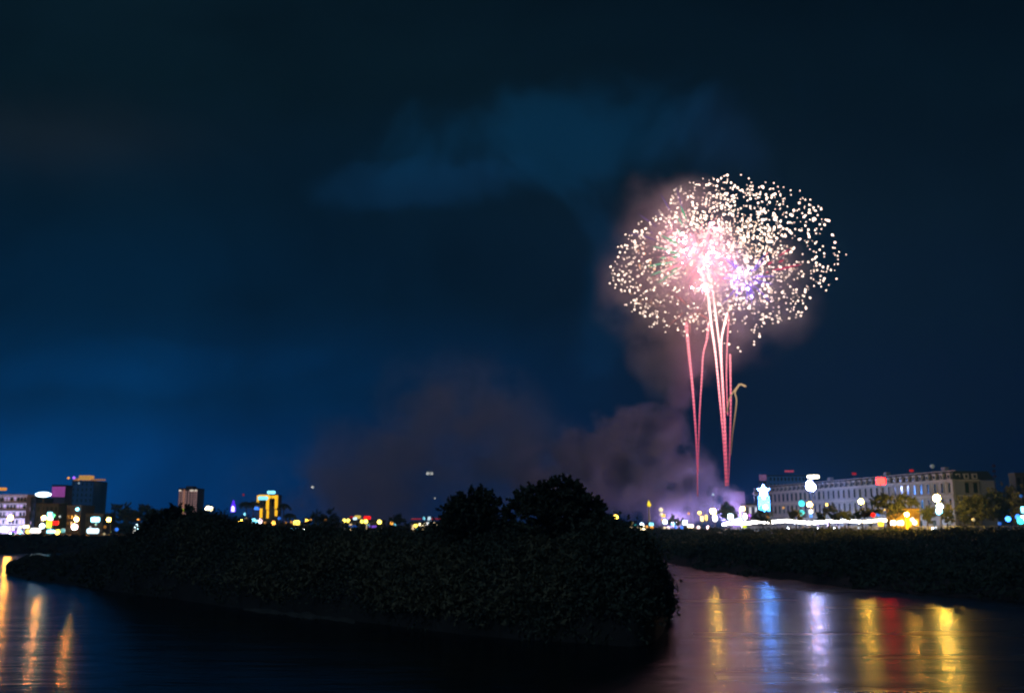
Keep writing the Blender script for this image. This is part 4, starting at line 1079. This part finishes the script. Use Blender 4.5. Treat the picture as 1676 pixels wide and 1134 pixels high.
def trailmat(name, low, high, z0, z1, s0, s1, bead=True):
    m = bpy.data.materials.new(name); m.use_nodes = True; q = N(m.node_tree)
    b = q.n['Principled BSDF']; b.inputs['Base Color'].default_value = (.1, .1, .1, 1)
    pos = q.new('ShaderNodeNewGeometry').outputs['Position']; sp_ = q.new('ShaderNodeSeparateXYZ'); q.l.new(pos, sp_.inputs[0])
    f = q.mr(sp_.outputs[2], z0, z1, smooth=True)
    col = q.ramp(f, [(0, low), (.55, tuple((a + c) / 2 for a, c in zip(low, high))), (1, high)])
    q.l.new(col, b.inputs['Emission Color'])
    st_ = q.mr(f, 0, 1, s0, s1)
    if bead:
        wv = q.m('SINE', q.m('MULTIPLY', sp_.outputs[2], 3.6)); st_ = q.m('MULTIPLY', st_, q.mr(wv, -1, 1, .55, 1.2))
    q.l.new(st_, b.inputs['Emission Strength'])
    m.cycles.emission_sampling = 'FRONT'
    return m
def trail(label, pts, wpx, m, head=None, Y=FY):
    k = Y / F; base = at(*pts[0], Y); root = empty('firework_trail', base, label, 'firework trail', 'rising trails of the fireworks display')
    P = [Vector((*p, 0)) for p in pts]; out = []
    n = len(P)
    for i in range(n - 1):
        p0, p1, p2, p3 = P[max(0, i - 1)], P[i], P[i + 1], P[min(n - 1, i + 2)]
        for t in np.linspace(0, 1, 15)[:-1]:
            t = float(t); q = .5 * ((2 * p1) + (p2 - p0) * t + (2 * p0 - 5 * p1 + 4 * p2 - p3) * t * t + (3 * p1 - p0 - 3 * p2 + p3) * t ** 3)
            out.append(at(q.x, q.y, Y) - base)
    out.append(at(*pts[-1], Y) - base); N_ = len(out)
    rad = [k * (wpx[0] + (wpx[1] - wpx[0]) * i / N_) / 2 * (.92 + .06 * math.sin(i * 1.35)) for i in range(N_)]
    rad[-1] *= .3; rad[-2] *= .7
    MB().tube(out, rad, 6).build('spark_tail', m, root)
    MB().ball(out[-2], rad[-3] * 1.15, 8, 6).build('spark_head', head or m, root)
    return root
zt, zb = Z(440, FY), Z(800, FY)
tm1 = trailmat('pink_trail', (.9, .08, .22), (1, .28, .32), Z(800, FY), Z(540, FY), .5, 2.2)
tm2 = trailmat('bright_trail', (.9, .10, .20), (1, .60, .52), Z(800, FY), Z(455, FY), .6, 6.0)
tm3 = trailmat('gold_trail', (.55, .30, .12), (1, .66, .32), Z(745, FY), Z(630, FY), .25, .6, False)
T1 = trail('leftmost pink beaded trail, straight and thick at its top', [(1142, 812), (1140, 730), (1134, 640), (1128, 580), (1123, 528)], (1.5, 6.0), tm1)
trail('pink trail rising beside the leftmost one and bending right at its top', [(1142.5, 775), (1144.5, 690), (1148.5, 620), (1151, 580), (1157, 555), (1160, 528)], (1.5, 4.0), tm1, Y=457)
p = at(1104, 857, 478) - T1.location
MB().ball(p, .85, 12, 8).build('added_smoke_light', glow('added_smoke_light_left', (.66, .50, 1), 400), T1, smooth=True)  # added emitter, unseen behind a small tree, brightens the launch smoke
T3 = trail('brightest white topped trail ending just under the core, left of its twin', [(1188, 795), (1184, 720), (1177, 640), (1171, 580), (1164, 530), (1158, 480), (1146, 440)], (2.0, 4.4), tm2)
p = at(1191, 846, 486) - T3.location
MB().ball(p, .95, 12, 8).build('added_smoke_light', glow('added_smoke_light', (.58, .48, 1), 800), T3, smooth=True)  # added lilac emitter hidden behind the round tree to light the smoke
trail('white topped trail ending in the core, right of the brightest one', [(1189, 795), (1186.5, 720), (1183, 650), (1179, 580), (1172, 520), (1165, 470), (1156, 432)], (1.8, 3.2), tm2, Y=458)
trail('bright trail curving right and ending halfway up below the core', [(1190.5, 790), (1188, 720), (1184.5, 650), (1181, 590), (1181, 555), (1186, 530), (1190, 513)], (1.8, 3.6), tm2, Y=453)
trail('thin straight pink trail right behind the curving bright one', [(1191, 680), (1189, 620), (1190, 570), (1193, 515)], (1.5, 2.4), tm1, Y=460)
trail('separate dashed pink trail on the right, shortest of the pink ones', [(1192, 795), (1194.5, 730), (1196, 660), (1195.5, 610), (1195, 580)], (1.6, 3.6), tm1, Y=454)
trail('golden smoky trail hooking over at its tip, rightmost of all', [(1196, 745), (1199, 710), (1203, 680), (1205.5, 655), (1203, 643), (1207, 634), (1212, 629), (1220, 632)], (1.5, 3.6), tm3, Y=452)
trail('short golden trail joining the rightmost one from the left', [(1190, 675), (1193, 655), (1199, 643), (1206, 634), (1210, 629)], (1.5, 3.0), tm3, Y=451)

# ------------------------------------------------------------------ smoke
def smoke(name, label, blobs, density, color, nscale, lo, hi, margin=1.12, step=1.0, warp=10.0, seed=0.0, soft=.35):
    """blobs: (px,py,Y,rx_px,ry_px,depth_m,weight)"""
    bl = []
    for px, py, Y, rx, ry, dm, wt in blobs:
        p = at(px, py, Y); k = Y / F; bl.append((p, Vector((rx * k, dm, ry * k)), wt))
    mn = Vector([min(p[i] - r[i] * margin for p, r, _ in bl) for i in range(3)]); mxx = Vector([max(p[i] + r[i] * margin for p, r, _ in bl) for i in range(3)])
    mn.z = max(mn.z, GZ + .5)
    c = (mn + mxx) / 2
    o = MB().box((0, 0, 0), (mxx.x - mn.x, mxx.y - mn.y, mxx.z - mn.z)).build(name, None, loc=c)
    m = bpy.data.materials.new(name + '_volume'); m.use_nodes = True; q = N(m.node_tree); q.n.clear()
    pos = q.new('ShaderNodeTexCoord').outputs['Object']
    nv = q.noise(q.v('ADD', pos, (seed, seed * 1.7, 0)), nscale * .55, 3, .5, color=True)
    wv = q.new('ShaderNodeVectorMath', operation='SCALE'); q.l.new(q.v('SUBTRACT', nv, (.5, .5, .5)), wv.inputs[0]); wv.inputs['Scale'].default_value = warp * 4
    wp = q.v('ADD', pos, wv.outputs[0])
    tot = None
    for p, r, wt in bl:
        e = q.v('LENGTH', q.v('DIVIDE', q.v('SUBTRACT', wp, tuple(p - c)), tuple(r)))
        g = q.m('MULTIPLY', q.mr(e, 1.0, soft, 0, 1, smooth=True), wt)
        tot = g if tot is None else q.m('ADD', tot, g)
    n1 = q.noise(q.v('ADD', pos, (seed, 0, seed)), nscale, 5, .58)
    d_ = q.m('MULTIPLY', tot, q.mr(n1, lo, hi, 0, 1, smooth=True))
    vs = q.new('ShaderNodeVolumePrincipled'); vs.inputs['Color'].default_value = (*color, 1)
    vs.inputs['Anisotropy'].default_value = .0
    q.l.new(q.m('MULTIPLY', d_, density), vs.inputs['Density'])
    out = q.new('ShaderNodeOutputMaterial'); q.l.new(vs.outputs[0], out.inputs['Volume'])
    m.cycles.volume_step_rate = step
    o.data.materials.append(m); tag(o, label, 'smoke', kind='stuff'); return o
smoke('burst_smoke', 'pinkish smoke glowing round the burst sparks',
      [(1105, 440, 462, 150, 165, 36, 1.0), (1150, 430, 452, 95, 95, 30, .9), (1150, 520, 465, 120, 120, 30, .8), (1240, 470, 470, 130, 130, 28, .45), (1085, 350, 465, 90, 90, 26, .8), (1105, 590, 468, 85, 80, 22, .9)],
      .062, (.96, .88, .90), .045, .36, .62, seed=3.0)
smoke('launch_smoke', 'dense purple smoke billowing up and left from the launch site',
      [(1188, 825, 480, 50, 40, 14, 1.4), (1125, 795, 482, 85, 85, 20, 1.3), (1040, 765, 485, 110, 90, 24, 1.0), (1090, 710, 480, 42, 50, 16, 1.3), (1060, 678, 478, 75, 30, 16, 1.2), (1110, 640, 474, 42, 45, 16, 1.2), (1115, 585, 472, 45, 50, 16, .8), (1010, 705, 482, 60, 26, 16, .8), (930, 770, 486, 120, 80, 22, .8)],
      .24, (.80, .72, 1), .055, .44, .56, seed=5.0, warp=8, step=.8)
smoke('drifting_smoke', 'wide faint purple smoke veil hanging low over the far shore',
      [(900, 780, 500, 190, 120, 26, .8), (750, 700, 505, 190, 170, 30, .9), (620, 780, 512, 200, 140, 30, .55), (500, 800, 512, 160, 110, 26, .3), (700, 840, 505, 360, 70, 26, .5)],
      .11, (.88, .84, 1), .026, .38, .62, seed=9.0, soft=-.15)

# ------------------------------------------------------------------ the night air
hz = MB().box((0, 480, 107), (1500, 1000, 216)).build('haze', None)
m = bpy.data.materials.new('haze_volume'); m.use_nodes = True; q = N(m.node_tree); q.n.clear()
pv_ = q.new('ShaderNodeVolumePrincipled'); pv_.inputs['Color'].default_value = (.16, .62, 1, 1); pv_.inputs['Density'].default_value = .00034
ou = q.new('ShaderNodeOutputMaterial'); q.l.new(pv_.outputs[0], ou.inputs['Volume'])
hz.data.materials.append(m); tag(hz, 'thin even night air over the river and the town', 'haze', kind='stuff')
